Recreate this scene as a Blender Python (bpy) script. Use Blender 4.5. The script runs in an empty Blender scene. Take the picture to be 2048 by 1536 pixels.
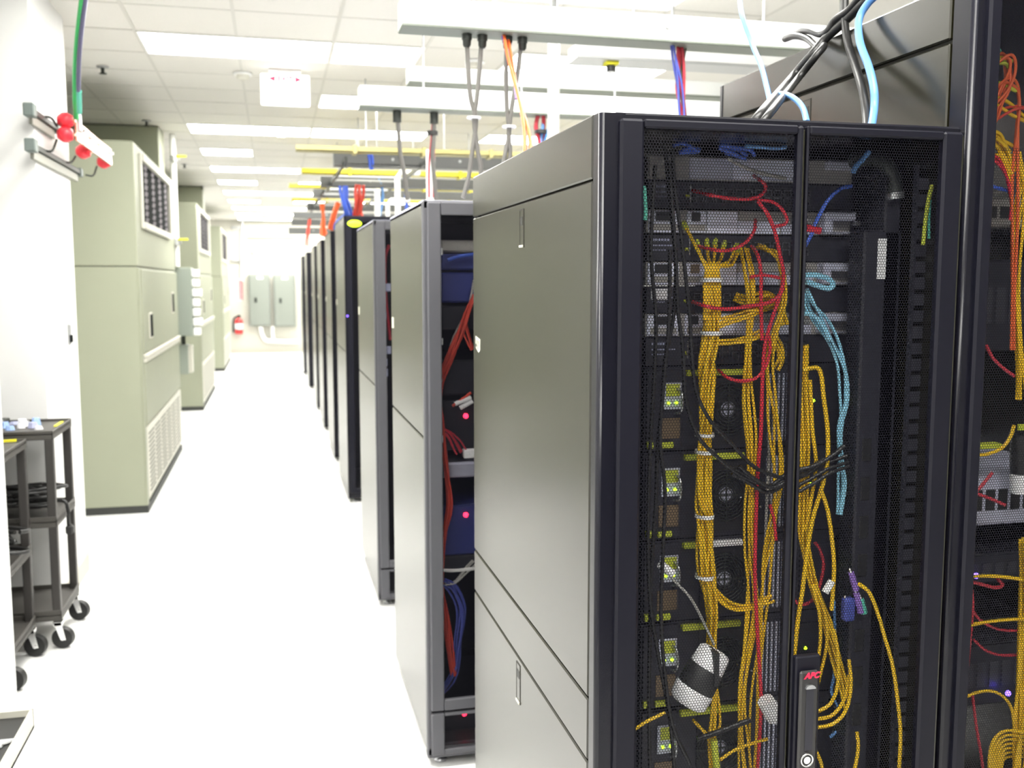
import bpy, math, random
import numpy as np
from mathutils import Vector, Matrix
random.seed(7); rng = np.random.default_rng(7)

# ---------------------------------------------------------------- camera
F_PX, CXP, CYP, CAM_H = 1950.0, 1024.0, 768.0, 1.69
PITCH = math.atan(203 / F_PX); YAW = math.atan(479 / F_PX * math.cos(PITCH))
scene = bpy.context.scene
cam_d = bpy.data.cameras.new('camera'); cam = bpy.data.objects.new('camera', cam_d)
scene.collection.objects.link(cam)
cam.location = (0, 0, CAM_H); cam.rotation_euler = (math.pi / 2 - PITCH, 0, -YAW)
cam_d.sensor_width = 36; cam_d.lens = F_PX / 2048 * 36
cam_d.clip_start = 0.05; cam_d.clip_end = 200
cam_d.dof.use_dof = True; cam_d.dof.focus_distance = 1.9; cam_d.dof.aperture_fstop = 5.0
scene.camera = cam
# ---------------------------------------------------------------- world, exposure
w = bpy.data.worlds.new('world'); scene.world = w; w.use_nodes = True
w.node_tree.nodes['Background'].inputs[0].default_value = (0.5, 0.55, 0.6, 1)
w.node_tree.nodes['Background'].inputs[1].default_value = 0.05
scene.view_settings.view_transform = 'Standard'; scene.view_settings.look = 'None'
scene.view_settings.exposure = 1.3; scene.view_settings.gamma = 1; scene.view_settings.use_curve_mapping = False
LIGHT = 10.0           # ceiling fluorescent panel radiance

# ---------------------------------------------------------------- helpers
_fw = Vector((math.sin(YAW) * math.cos(PITCH), math.cos(YAW) * math.cos(PITCH), -math.sin(PITCH)))
_rt = Vector((math.cos(YAW), -math.sin(YAW), 0)); _up = _rt.cross(_fw)
_C = Vector((0, 0, CAM_H))
def _ray(x, y): return _fw + _rt * ((x - CXP) / F_PX) - _up * ((y - CYP) / F_PX)
def atY(x, y, Y): r = _ray(x, y); return _C + r * (Y / r.y)
def atX(x, y, X): r = _ray(x, y); return _C + r * (X / r.x)
def atZ(x, y, Z): r = _ray(x, y); return _C + r * ((Z - CAM_H) / r.z)

col = scene.collection
MATS = {}
def mat(name, color, rough=0.5, metal=0.0, spec=0.5, emit=None, estr=0.0, noise=0.0, nscale=20.0, bump=0.0, bscale=300.0, coat=0.0, alpha=1.0):
    m = bpy.data.materials.new(name); m.use_nodes = True; nt = m.node_tree
    b = nt.nodes['Principled BSDF']
    b.inputs['Base Color'].default_value = (*color, 1); b.inputs['Roughness'].default_value = rough
    b.inputs['Metallic'].default_value = metal; b.inputs['Specular IOR Level'].default_value = spec
    b.inputs['Coat Weight'].default_value = coat; b.inputs['Coat Roughness'].default_value = 0.2
    if emit: b.inputs['Emission Color'].default_value = (*emit, 1); b.inputs['Emission Strength'].default_value = estr
    if noise or bump:
        tc = nt.nodes.new('ShaderNodeTexCoord')
    if noise:
        n = nt.nodes.new('ShaderNodeTexNoise'); n.inputs['Scale'].default_value = nscale; n.inputs['Detail'].default_value = 3
        nt.links.new(tc.outputs['Object'], n.inputs['Vector'])
        r = nt.nodes.new('ShaderNodeMapRange'); r.inputs[3].default_value = 1 - noise; r.inputs[4].default_value = 1 + noise
        nt.links.new(n.outputs['Fac'], r.inputs[0])
        mx = nt.nodes.new('ShaderNodeMix'); mx.data_type = 'RGBA'; mx.blend_type = 'MULTIPLY'; mx.inputs[0].default_value = 1
        mx.inputs[6].default_value = (*color, 1); nt.links.new(r.outputs[0], mx.inputs[7])
        nt.links.new(mx.outputs[2], b.inputs['Base Color'])
    if bump:
        n2 = nt.nodes.new('ShaderNodeTexNoise'); n2.inputs['Scale'].default_value = bscale
        nt.links.new(tc.outputs['Object'], n2.inputs['Vector'])
        bp = nt.nodes.new('ShaderNodeBump'); bp.inputs['Strength'].default_value = bump; bp.inputs['Distance'].default_value = 0.001
        nt.links.new(n2.outputs['Fac'], bp.inputs['Height']); nt.links.new(bp.outputs['Normal'], b.inputs['Normal'])
    MATS[name] = m; return m

mat('floor', (.86, .86, .85), .32, noise=.03, nscale=3)
mat('wall', (.74, .74, .73), .6, noise=.015, nscale=4, bump=.1)
mat('wall_far', (.52, .51, .45), .6)
mat('baseboard', (.50, .47, .40), .5)
mat('tile', (.67, .655, .615), .8, noise=.03, nscale=60, bump=.3, bscale=200)
mat('grid', (.55, .54, .50), .5)
mat('diffuser', (.9, .9, .9), .6, emit=(1, .985, .93), estr=LIGHT)
mat('fixture', (.85, .85, .83), .4)
mat('black_panel', (.014, .013, .006), .26, spec=.70, noise=.1, nscale=2, bump=.06, bscale=900)
mat('black_frame', (.007, .007, .012), .26, spec=.30, bump=.08, bscale=900)
mat('black_door', (.007, .007, .013), .42, spec=.22)
mat('perf', (.004, .004, .009), .5, spec=.22)
mat('grey_frame', (.085, .085, .097), .45, noise=.05)
mat('dark_int', (.012, .012, .014), .6)
mat('seam', (.03, .028, .022), .7)
mat('crac', (.285, .30, .222), .5, noise=.03, nscale=3)
mat('crac_trim', (.56, .55, .48), .5)
mat('crac_dark', (.012, .014, .014), .9, spec=.05)
mat('slot', (.20, .20, .17), .7, spec=.2)
mat('plinth', (.03, .032, .03), .6)
mat('louver', (.20, .18, .20), .7, spec=.2)
mat('white_paint', (.86, .87, .86), .45)
mat('raceway_white', (.84, .86, .85), .4)
mat('lip_shade', (.16, .18, .15), .5)  # dark tone paints the shade under the white raceways
mat('raceway_grey', (.10, .103, .10), .45)
mat('galv', (.42, .43, .43), .4, metal=.4)
mat('pipe_white', (.80, .80, .78), .4)
mat('steel', (.55, .56, .58), .3, metal=.9)
mat('chrome', (.8, .8, .8), .12, metal=1)
mat('server_grey', (.52, .53, .66), .45, metal=.25, noise=.1, nscale=40)
mat('server_pale', (.74, .76, .92), .45, metal=.2, noise=.1, nscale=60)
mat('server_tan', (.36, .34, .32), .5, metal=.25, noise=.15, nscale=80)
mat('server_dark', (.018, .018, .027), .5, noise=.2, nscale=30)
mat('lacing', (.06, .06, .075), .35, metal=.3)
mat('trough_pale', (.34, .30, .12), .5)
mat('handle_grey', (.025, .024, .025), .35)
mat('socket', (.012, .012, .012), .5)
mat('tan_socket', (.16, .11, .06), .5)
mat('port', (.17, .17, .20), .35, metal=.5)
mat('lime', (.50, .55, .04), .5)
mat('label_white', (.80, .80, .82), .5)
mat('label_cream', (.80, .80, .66), .5)
mat('ink', (.06, .07, .05), .6)
mat('print_grey', (.40, .42, .60), .6)
mat('led_green', (.5, .9, .05), .4, emit=(.55, 1, .02), estr=1.6)
mat('led_red', (.9, .05, .1), .4, emit=(1, .02, .06), estr=3)
mat('led_blue', (.2, .1, .9), .4, emit=(.15, .08, 1), estr=3)
mat('led_white', (.7, .7, 1), .3, emit=(.6, .65, 1), estr=1.2)
mat('badge', (.5, .7, .02), .4, emit=(.55, .85, .02), estr=1.0)
mat('yellow', (.80, .50, .008), .42)
mat('yellow_far', (.62, .53, .02), .5)
mat('red', (.62, .02, .04), .4)
mat('red_orange', (.62, .06, .035), .45)
mat('orange', (.78, .13, .03), .45)
mat('crimson', (.50, .03, .05), .45)
mat('blue', (.05, .12, .60), .4)
mat('sky', (.12, .30, .66), .4)
mat('cyan', (.28, .60, .78), .4)
mat('navy', (.028, .04, .20), .5)
mat('navy_cable', (.06, .08, .36), .5)
mat('black_cable', (.014, .014, .014), .38)
mat('grey_cable', (.42, .41, .39), .5)
mat('whip', (.11, .105, .095), .5)
mat('white_cable', (.75, .75, .74), .45)
mat('green_cable', (.02, .42, .10), .4)
mat('teal', (.10, .50, .38), .4)
mat('purple', (.25, .14, .50), .4)
mat('dark_purple', (.09, .085, .17), .4)
mat('copper', (.75, .45, .33), .25, metal=.85)
mat('insulator', (.80, .03, .05), .3)
mat('clamp_metal', (.14, .17, .16), .45)
mat('channel_metal', (.26, .26, .22), .45)
mat('dark_metal', (.03, .035, .03), .45, metal=.3)
mat('cart', (.035, .032, .030), .45, noise=.1)
mat('cart_shelf', (.060, .056, .050), .5, noise=.1)
mat('rubber', (.02, .02, .02), .5)
mat('panel_green', (.215, .235, .21), .45)
mat('box_green', (.27, .305, .265), .45)
mat('plastic_blue', (.35, .50, .85), .25, noise=.4, nscale=60)
mat('extinguisher', (.70, .03, .03), .3)
mat('exit_face', (.95, .95, .95), .5, emit=(1, 1, .98), estr=.55)
mat('exit_red', (.75, .02, .08), .5, emit=(1, .05, .12), estr=.18)
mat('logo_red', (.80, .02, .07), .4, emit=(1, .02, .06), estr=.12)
mat('yellow_strip', (.75, .70, .02), .5)

class MB:
    def __init__(s): s.v = []; s.f = []; s.sm = []
    def add(s, verts, faces, smooth=False):
        o = len(s.v); s.v += [tuple(v) for v in verts]; s.f += [tuple(i + o for i in f) for f in faces]; s.sm += [smooth] * len(faces); return s
    def box(s, x0, x1, y0, y1, z0, z1, c=0.0):
        if x0 > x1: x0, x1 = x1, x0
        if y0 > y1: y0, y1 = y1, y0
        if z0 > z1: z0, z1 = z1, z0
        if c <= 0:
            v = [(x, y, z) for x in (x0, x1) for y in (y0, y1) for z in (z0, z1)]
            return s.add(v, [(0, 1, 3, 2), (4, 6, 7, 5), (0, 4, 5, 1), (2, 3, 7, 6), (0, 2, 6, 4), (1, 5, 7, 3)])
        c = min(c, .49 * (x1 - x0), .49 * (y1 - y0), .49 * (z1 - z0))
        v = []; idx = {}
        for ix, x in enumerate((x0, x1)):
            for iy, y in enumerate((y0, y1)):
                for iz, z in enumerate((z0, z1)):
                    sx, sy, sz = (1, -1)[ix], (1, -1)[iy], (1, -1)[iz]
                    for a in range(3):
                        p = [x + sx * c, y + sy * c, z + sz * c]; p[a] = (x, y, z)[a]
                        idx[(ix, iy, iz, a)] = len(v); v.append(p)
        F = []
        for ix in (0, 1): F.append([idx[(ix, 0, 0, 0)], idx[(ix, 0, 1, 0)], idx[(ix, 1, 1, 0)], idx[(ix, 1, 0, 0)]][::(1, -1)[ix]])
        for iy in (0, 1): F.append([idx[(0, iy, 0, 1)], idx[(1, iy, 0, 1)], idx[(1, iy, 1, 1)], idx[(0, iy, 1, 1)]][::(1, -1)[iy]])
        for iz in (0, 1): F.append([idx[(0, 0, iz, 2)], idx[(0, 1, iz, 2)], idx[(1, 1, iz, 2)], idx[(1, 0, iz, 2)]][::(1, -1)[iz]])
        for i in (0, 1):
            for j in (0, 1):
                F.append([idx[(i, j, 0, 0)], idx[(i, j, 0, 1)], idx[(i, j, 1, 1)], idx[(i, j, 1, 0)]])
                F.append([idx[(i, 0, j, 0)], idx[(i, 0, j, 2)], idx[(i, 1, j, 2)], idx[(i, 1, j, 0)]])
                F.append([idx[(0, i, j, 1)], idx[(0, i, j, 2)], idx[(1, i, j, 2)], idx[(1, i, j, 1)]])
        for ix in (0, 1):
            for iy in (0, 1):
                for iz in (0, 1): F.append([idx[(ix, iy, iz, a)] for a in range(3)])
        return s.add(v, F)
    def tube(s, pts, r, n=8, caps=True):
        P = [Vector(p) for p in pts]; R = r if isinstance(r, (list, tuple)) else [r] * len(P)
        V = []; Fc = []; t0 = (P[1] - P[0]).normalized()
        u = t0.orthogonal().normalized()
        for i, p in enumerate(P):
            t = (P[min(i + 1, len(P) - 1)] - P[max(i - 1, 0)]).normalized()
            u = (u - t * u.dot(t)); u = u.normalized() if u.length > 1e-6 else t.orthogonal().normalized()
            b = t.cross(u)
            for k in range(n):
                a = 2 * math.pi * k / n; V.append(p + (u * math.cos(a) + b * math.sin(a)) * R[i])
        for i in range(len(P) - 1):
            for k in range(n):
                k2 = (k + 1) % n; Fc.append((i * n + k, i * n + k2, (i + 1) * n + k2, (i + 1) * n + k))
        s.add(V, Fc, True)
        if caps:
            m = len(P) - 1
            s.add(V[:n], [tuple(range(n))[::-1]]); s.add(V[m * n:], [tuple(range(n))])
        return s
    def cyl(s, a, b, r, n=16, r2=None): return s.tube([a, b], [r, r if r2 is None else r2], n)
    def torus(s, c, axis, R, r, n=28, m=6):
        axis = Vector(axis).normalized(); u = axis.orthogonal().normalized(); b = axis.cross(u); c = Vector(c)
        V = []; Fc = []
        for i in range(n):
            a = 2 * math.pi * i / n; d = u * math.cos(a) + b * math.sin(a)
            for k in range(m):
                q = 2 * math.pi * k / m; V.append(c + d * (R + r * math.cos(q)) + axis * r * math.sin(q))
        for i in range(n):
            for k in range(m):
                Fc.append((i * m + k, ((i + 1) % n) * m + k, ((i + 1) % n) * m + (k + 1) % m, i * m + (k + 1) % m))
        return s.add(V, Fc, True)
    def lathe(s, base, axis, prof, n=20):
        axis = Vector(axis).normalized(); u = axis.orthogonal().normalized(); b = axis.cross(u); base = Vector(base)
        V = []; Fc = []
        for (r, h) in prof:
            for k in range(n):
                a = 2 * math.pi * k / n; V.append(base + axis * h + (u * math.cos(a) + b * math.sin(a)) * max(r, 1e-5))
        for i in range(len(prof) - 1):
            for k in range(n):
                Fc.append((i * n + k, i * n + (k + 1) % n, (i + 1) * n + (k + 1) % n, (i + 1) * n + k))
        return s.add(V, Fc, True)
    def prism(s, poly, axis, a0, a1):
        """extrude a polygon; axis 'x': poly in (y,z); 'y': (x,z); 'z': (x,y)"""
        def mk(p, a): return (a, p[0], p[1]) if axis == 'x' else (p[0], a, p[1]) if axis == 'y' else (p[0], p[1], a)
        n = len(poly); V = [mk(p, a0) for p in poly] + [mk(p, a1) for p in poly]
        return s.add(V, [tuple(range(n))[::-1], tuple(range(n, 2 * n))] + [(i, (i + 1) % n, n + (i + 1) % n, n + i) for i in range(n)])

def obj(name, mb, m, parent=None, label=None, kind=None):
    off = Vector((0, 0, 0))
    p = parent
    while p is not None: off += p.location; p = p.parent
    me = bpy.data.meshes.new(name)
    me.from_pydata([(v[0] - off.x, v[1] - off.y, v[2] - off.z) for v in mb.v], [], mb.f)
    me.polygons.foreach_set('use_smooth', mb.sm); me.materials.append(MATS[m]); me.update()
    o = bpy.data.objects.new(name, me); col.objects.link(o); o.parent = parent
    if label: o['label'] = label
    if kind: o['kind'] = kind
    return o
def tag(o, label, cat, group=None, kind=None):
    o['label'] = label; o['category'] = cat
    if group: o['group'] = group
    if kind: o['kind'] = kind
    return o
def thing(name, label, cat, loc, group=None, kind=None):
    o = bpy.data.objects.new(name, None); col.objects.link(o); o.location = loc; o.empty_display_size = .05
    return tag(o, label, cat, group, kind)
def smooth_path(pts, n=7):
    P = [Vector(p) for p in pts]
    if len(P) < 3:
        return [P[0].lerp(P[-1], i / 3) for i in range(4)]
    out = []
    for i in range(len(P) - 1):
        a = P[i - 1] if i else P[0] * 2 - P[1]; b = P[i]; c = P[i + 1]; d = P[i + 2] if i + 2 < len(P) else P[-1] * 2 - P[-2]
        for k in range(n):
            t = k / n
            out.append(.5 * ((2 * b) + (c - a) * t + (2 * a - 5 * b + 4 * c - d) * t * t + (3 * b - a - 3 * c + d) * t ** 3))
    out.append(P[-1]); return out
def pxy(pts, Y):
    """pixel points -> world; a third entry overrides the depth"""
    return [atY(p[0], p[1], p[2] if len(p) > 2 else Y) for p in pts]
def cable(label, pts, r, m, group=None, name='patch_cable', cat='cable', n=7, sides=8, plug=None):
    path = smooth_path(pts, n)
    if plug:
        root = thing(name, label, cat, tuple(path[0]), group)
        obj('jacket', MB().tube(path, r, sides), m, root)
        d = (path[0] - path[1]).normalized()
        obj('plug', MB().cyl(path[0] - d * .004, path[0] + d * .02, r * 1.7, 6), plug, root)
        return root
    return tag(obj(name, MB().tube(path, r, sides), m), label, cat, group)
def bundle(label, pts, r, m, count, group, spread=None, name='patch_cable', cat='cable', twist=.6, n=6, sides=6, flat=1.0, jit=.25):
    """count separate strands running side by side along one path; spread: list of radius factors per point"""
    path = smooth_path(pts, n); offs = []
    ring = 0; k = 0
    while len(offs) < count:
        if ring == 0: offs.append((0, 0))
        else:
            for q in range(6 * ring):
                if len(offs) < count: a = 2 * math.pi * q / (6 * ring); offs.append((ring * math.cos(a), ring * math.sin(a)))
        ring += 1
    sp = spread or [1] * len(pts)
    for (ox, oy) in offs:
        q = []; ph = random.uniform(-1, 1); w1, w2 = random.uniform(.10, .32), random.uniform(.10, .32); p1, p2 = random.uniform(0, 6.3), random.uniform(0, 6.3); wa = .55; jx, jy = random.uniform(-jit, jit), random.uniform(-jit, jit)
        for i, p in enumerate(path):
            f = i / n; i0 = min(int(f), len(sp) - 1); i1 = min(i0 + 1, len(sp) - 1); s_ = sp[i0] + (sp[i1] - sp[i0]) * (f - i0)
            t = (path[min(i + 1, len(path) - 1)] - path[max(i - 1, 0)]).normalized()
            u = Vector((0, 1, 0)); u = (u - t * u.dot(t)).normalized(); b = t.cross(u)
            a = twist * math.sin(i * .12 + ph * .3)
            ux, uy = ox + jx + wa * math.sin(w1 * i + p1), oy + jy + wa * math.sin(w2 * i + p2)
            x_, y_ = ux * math.cos(a) - uy * math.sin(a), ux * math.sin(a) + uy * math.cos(a)
            q.append(p + (b * x_ * s_ + u * y_ * flat) * (2.05 * r))
        tag(obj(name, MB().tube(q, r, sides), m), label, cat, group)
def text_obj(name, s, size, m, parent, loc, rot, shear=0, bold=0.0, depth=.0006):
    cu = bpy.data.curves.new(name, 'FONT'); cu.body = s; cu.size = size; cu.align_x = 'CENTER'; cu.align_y = 'CENTER'
    cu.shear = shear; cu.offset = bold; cu.extrude = depth
    t = bpy.data.objects.new(name, cu); col.objects.link(t)
    bpy.context.view_layer.update()
    me = bpy.data.meshes.new_from_object(t.evaluated_get(bpy.context.evaluated_depsgraph_get()))
    bpy.data.objects.remove(t); me.materials.clear(); me.materials.append(MATS[m])
    o = bpy.data.objects.new(name, me); col.objects.link(o); o.parent = parent
    off = Vector((0, 0, 0)); p = parent
    while p is not None: off += p.location; p = p.parent
    o.location = Vector(loc) - off; o.rotation_euler = rot
    return o

# perforated sheet shared by all doors: real hexagonal holes
def perf_mesh(wd, ht, pitch=.0058, ratio=.80):
    nx = int(wd / pitch); dy = pitch * math.sqrt(3) / 2; ny = int(ht / dy)
    ii, jj = np.meshgrid(np.arange(nx), np.arange(ny))
    cx = (ii + .5 * (jj % 2)).ravel() * pitch + pitch * .5; cz = jj.ravel() * dy + dy * .6
    ang = np.arange(6) * math.pi / 3 + math.pi / 6; Ro = pitch / math.sqrt(3); Ri = Ro * ratio
    ring = np.concatenate([np.stack([np.cos(ang) * Ro, np.sin(ang) * Ro], 1), np.stack([np.cos(ang) * Ri, np.sin(ang) * Ri], 1)])
    V = np.zeros((len(cx), 12, 3)); V[:, :, 0] = cx[:, None] + ring[None, :, 0]; V[:, :, 2] = cz[:, None] + ring[None, :, 1]
    quad = np.array([[k, (k + 1) % 6, 6 + (k + 1) % 6, 6 + k] for k in range(6)])
    Fq = (quad[None] + (np.arange(len(cx)) * 12)[:, None, None]).reshape(-1, 4)
    me = bpy.data.meshes.new('perforated_sheet')
    me.vertices.add(len(cx) * 12); me.vertices.foreach_set('co', V.ravel())
    me.loops.add(Fq.size); me.loops.foreach_set('vertex_index', Fq.ravel().astype(np.int32))
    me.polygons.add(len(Fq)); me.polygons.foreach_set('loop_start', np.arange(0, Fq.size, 4, dtype=np.int32))
    me.update(calc_edges=True); me.materials.append(MATS['perf']); return me
PERF = perf_mesh(.312, 1.86)
def perf(parent, x, y, z, sx=1.0, sz=1.0):
    o = bpy.data.objects.new('perforated_sheet', PERF); col.objects.link(o); o.parent = parent
    off = Vector((0, 0, 0)); p = parent
    while p is not None: off += p.location; p = p.parent
    o.location = Vector((x, y, z)) - off; o.scale = (sx, 1, sz); o['kind'] = 'stuff'
    return o

# ================================================================ SETTING
CEIL = 3.15; XL, XR, Y0, Y1 = -1.9, 6.0, -3.0, 24.3
tag(obj('floor', MB().box(XL - .2, XR, Y0, Y1 + .2, -.1, 0), 'floor'), 'glossy white vinyl floor of the server room', 'floor', kind='structure')
tag(obj('wall_left', MB().box(XL - .15, XL, 6.05, Y1, 0, CEIL + .2), 'wall'), 'white left wall behind the cooling units', 'wall', kind='structure')
tag(obj('wall_back', MB().box(XL - .15, XR, Y1, Y1 + .15, 0, CEIL + .2), 'wall_far'), 'bright white end wall at the far end of the aisle', 'wall', kind='structure')
tag(obj('wall_right', MB().box(XR, XR + .15, Y0, Y1, 0, CEIL + .2), 'wall'), 'white wall beyond the cabinet rows', 'wall', kind='structure')
tag(obj('wall_front', MB().box(XL - .15, XR, Y0 - .15, Y0, 0, CEIL + .2), 'wall'), 'white wall behind the camera', 'wall', kind='structure')
tag(obj('wall_recess', MB().box(XL - .15, XL + .1, 4.2, 5.21, 0, CEIL + .2), 'wall'), 'back wall of the recess holding the black carts', 'wall', kind='structure')
tag(obj('wall_near', MB().box(XL - .15, -1.055, Y0, 4.2, 0, CEIL + .2), 'wall'), 'white wall end in the left foreground hiding part of the carts', 'wall', kind='structure')
pier = tag(obj('wall_pier', MB().box(XL - .15, -1.10, 5.21, 6.05, 0, CEIL + .2), 'wall'), 'white wall pier between the carts and the first cooling unit', 'wall', kind='structure')
tag(obj('baseboard_left', MB().box(-1.10, -1.092, 5.21, 6.055, 0, .105).box(XL, -1.10, 5.202, 5.21, 0, .105).box(XL, -1.092, 6.05, 6.058, 0, .105), 'baseboard'), 'beige vinyl baseboard around the white pier', 'baseboard', kind='structure')
tag(obj('baseboard_back', MB().box(XL, XR, Y1 - .012, Y1, 0, .10), 'baseboard'), 'beige baseboard along the end wall', 'baseboard', kind='structure')
# light switch plate on the pier
sw = thing('switch_plate', 'small steel switch plate on the white pier', 'switch', (-1.10, 5.72, 1.3))
p0 = atX(137, 648, -1.10); p1 = atX(139, 688, -1.10)
obj('plate', MB().box(-1.10, -1.094, p0.y - .035, p0.y + .035, p1.z, p0.z, .002), 'galv', sw)
obj('toggle', MB().box(-1.094, -1.082, p0.y - .018, p0.y + .018, p1.z + .01, p1.z + .05, .002), 'crac_dark', sw)

# ceiling: slab, T bar grid, separate tiles and troffers
TP = .5717; TX0 = -.745 - 2 * TP; LY0 = 6.22; LP = 1.71; TYP = LP / 3
ceil = tag(obj('ceiling', MB().box(XL - .15, XR, Y0, Y1 + .1, CEIL + .03, CEIL + .2), 'grid'), 'suspended tile ceiling with fluorescent panels', 'ceiling', kind='structure')
lights = {}   # (row index, tile column) -> width in tiles
for k in range(-4, 11):
    if k % 2 == 0: cols = [(0, 2)]
    else: cols = [(0, 1)]
    if k >= 0: cols += {0: [(2, 1), (4, 2)], 1: [(2, 2), (5, 2)], 2: [(2, 2), (5, 2)], 3: [(3, 1), (5, 2)]}.get(k, [(2, 1), (4, 2)] if k % 2 else [(2, 2), (5, 2)])
    elif k >= -2: cols += [(3, 2)]
    else: cols += [(2, 2)]  # unseen panels added to light the foreground cabinet from above
    if k == -4: cols = [(0, 2), (2, 2)]  # out of view, added for more light on the foreground doors
    if k == 1: cols = [c for c in cols if c[0] != 0]
    for c, wd in cols: lights[(k, c)] = wd
gb = MB()
for i in range(0, 9):
    x = TX0 + i * TP; gb.box(x - .010, x + .010, Y0, Y1, CEIL, CEIL + .03)
for j in range(-16, 54):
    y = LY0 + j * TYP
    if Y0 < y < Y1: gb.box(XL, TX0 + 8 * TP, y - .010, y + .010, CEIL + .0005, CEIL + .03)
obj('ceiling_grid', gb, 'grid', ceil)
occupied = set()
for (k, c), wd in lights.items():
    for q in range(wd): occupied.add((k * 3, c + 2 + q))
tile_me = None
for j in range(-16, 32):
    for i in range(0, 8):
        y = LY0 + j * TYP
        if y < Y0 or y + TYP > Y1 or (j, i) in occupied: continue
        if j > 16 or j < -3:
            continue
        if tile_me is None:
            o = obj('ceiling_tile', MB().box(.007, TP - .007, .007, TYP - .007, .003, .02, .002), 'tile'); tile_me = o.data; o.parent = ceil
        else:
            o = bpy.data.objects.new('ceiling_tile', tile_me); col.objects.link(o); o.parent = ceil
        o.location = (TX0 + i * TP, y, CEIL)
rest = MB()
for j in range(-16, 54):
    for i in range(0, 8):
        y = LY0 + j * TYP
        if y < Y0 or y + TYP > Y1 or (j, i) in occupied or (-3 <= j <= 16): continue
        rest.box(TX0 + i * TP + .007, TX0 + (i + 1) * TP - .007, y + .007, y + TYP - .007, CEIL + .003, CEIL + .02)
rest.box(TX0 + 8 * TP, XR, Y0, Y1, CEIL + .003, CEIL + .02)
obj('far_ceiling_tiles', rest, 'tile', ceil, kind='stuff')
order = ['nearest', 'second', 'third', 'fourth', 'fifth', 'sixth', 'seventh', 'eighth', 'ninth', 'tenth', 'eleventh']
for (k, c), wd in lights.items():
    x0 = TX0 + (c + 2) * TP; x1 = x0 + wd * TP; y = LY0 + k * TYP * 3
    if y + TYP > Y1 - .1 or y < Y0: continue
    side = 'over the aisle' if c == 0 else 'over the cabinet row' if c < 4 else 'far right over the cabinets'
    nm = order[k] + ' ceiling row' if k >= 0 else 'the unseen row near the camera'
    lb = ('long' if wd == 2 else 'square') + ' fluorescent ceiling panel ' + side + ', ' + nm
    t = thing('ceiling_light', lb, 'light', (x0, y, CEIL), 'fluorescent ceiling panels')
    fr = MB(); b_ = .012
    fr.box(x0 + .004, x1 - .004, y + .004, y + .004 + b_, CEIL - .006, CEIL + .02).box(x0 + .004, x1 - .004, y + TYP - .004 - b_, y + TYP - .004, CEIL - .006, CEIL + .02)
    fr.box(x0 + .004, x0 + .004 + b_, y + .016, y + TYP - .016, CEIL - .006, CEIL + .02).box(x1 - .004 - b_, x1 - .004, y + .016, y + TYP - .016, CEIL - .006, CEIL + .02)
    obj('frame', fr, 'fixture', t)
    if c == 0 and k > -4:  # extra downward lamp below the glowing diffuser, boosts the aisle floor
        ld = bpy.data.lights.new('panel_fill_light', 'AREA'); ld.shape = 'RECTANGLE'; ld.size = x1 - x0 - .06; ld.size_y = TYP - .06
        ld.energy = 7 * wd / 2; ld.spread = math.radians(115); ld.color = (1, .985, .94)
        lo = bpy.data.objects.new('panel_fill_light', ld); col.objects.link(lo); lo.parent = t; lo.location = ((x1 - x0) / 2, TYP / 2, -.004)
    if c == 2 and k == -4:  # fill lamp added in an unseen panel, brightens the foreground gear
        ld = bpy.data.lights.new('panel_fill_light', 'AREA'); ld.shape = 'RECTANGLE'; ld.size = x1 - x0 - .06; ld.size_y = TYP - .06
        ld.energy = 12; ld.color = (1, .985, .94)
        lo = bpy.data.objects.new('panel_fill_light', ld); col.objects.link(lo); lo.parent = t; lo.location = ((x1 - x0) / 2, TYP / 2, -.004)
    obj('diffuser', MB().box(x0 + .016, x1 - .016, y + .016, y + TYP - .016, CEIL - .002, CEIL + .01), 'diffuser', t)
# sprinklers and detectors
for (px, py, lb) in [(205, 133, 'dark sprinkler head on the ceiling beside the pier'), (293, 241, 'dark sprinkler head on the ceiling above the first cooling unit'),
                     (369, 328, 'dark sprinkler head on the ceiling between the cooling units'), (404, 372, 'tiny dark sprinkler head above the second cooling unit')]:
    p = atZ(px, py, CEIL); t = thing('sprinkler_head', lb, 'sprinkler', (p.x, p.y, CEIL), 'ceiling sprinklers')
    obj('escutcheon', MB().lathe((p.x, p.y, CEIL), (0, 0, -1), [(.0, 0), (.042, 0), (.040, .006), (.015, .010), (.0, .010)]), 'galv', t)
    obj('head', MB().cyl((p.x, p.y, CEIL - .008), (p.x, p.y, CEIL - .045), .012, 10).lathe((p.x, p.y, CEIL - .045), (0, 0, -1), [(0, 0), (.026, 0), (.026, .004), (0, .005)], 12), 'dark_metal', t)
for (px, py, lb) in [(485, 146, 'white smoke detector beside the exit sign'), (562, 267, 'white smoke detector above the overhead trays'), (950, 122, 'white smoke detector behind the hanging power whips')]:
    p = atZ(px, py, CEIL); t = thing('smoke_detector', lb, 'smoke detector', (p.x, p.y, CEIL), 'ceiling smoke detectors')
    obj('base', MB().lathe((p.x, p.y, CEIL), (0, 0, -1), [(0, 0), (.065, 0), (.065, .014), (0, .016)]), 'white_paint', t)
    obj('cap', MB().lathe((p.x, p.y, CEIL - .015), (0, 0, -1), [(.045, 0), (.042, .022), (.02, .032), (0, .033)]), 'crac_trim', t)
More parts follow.
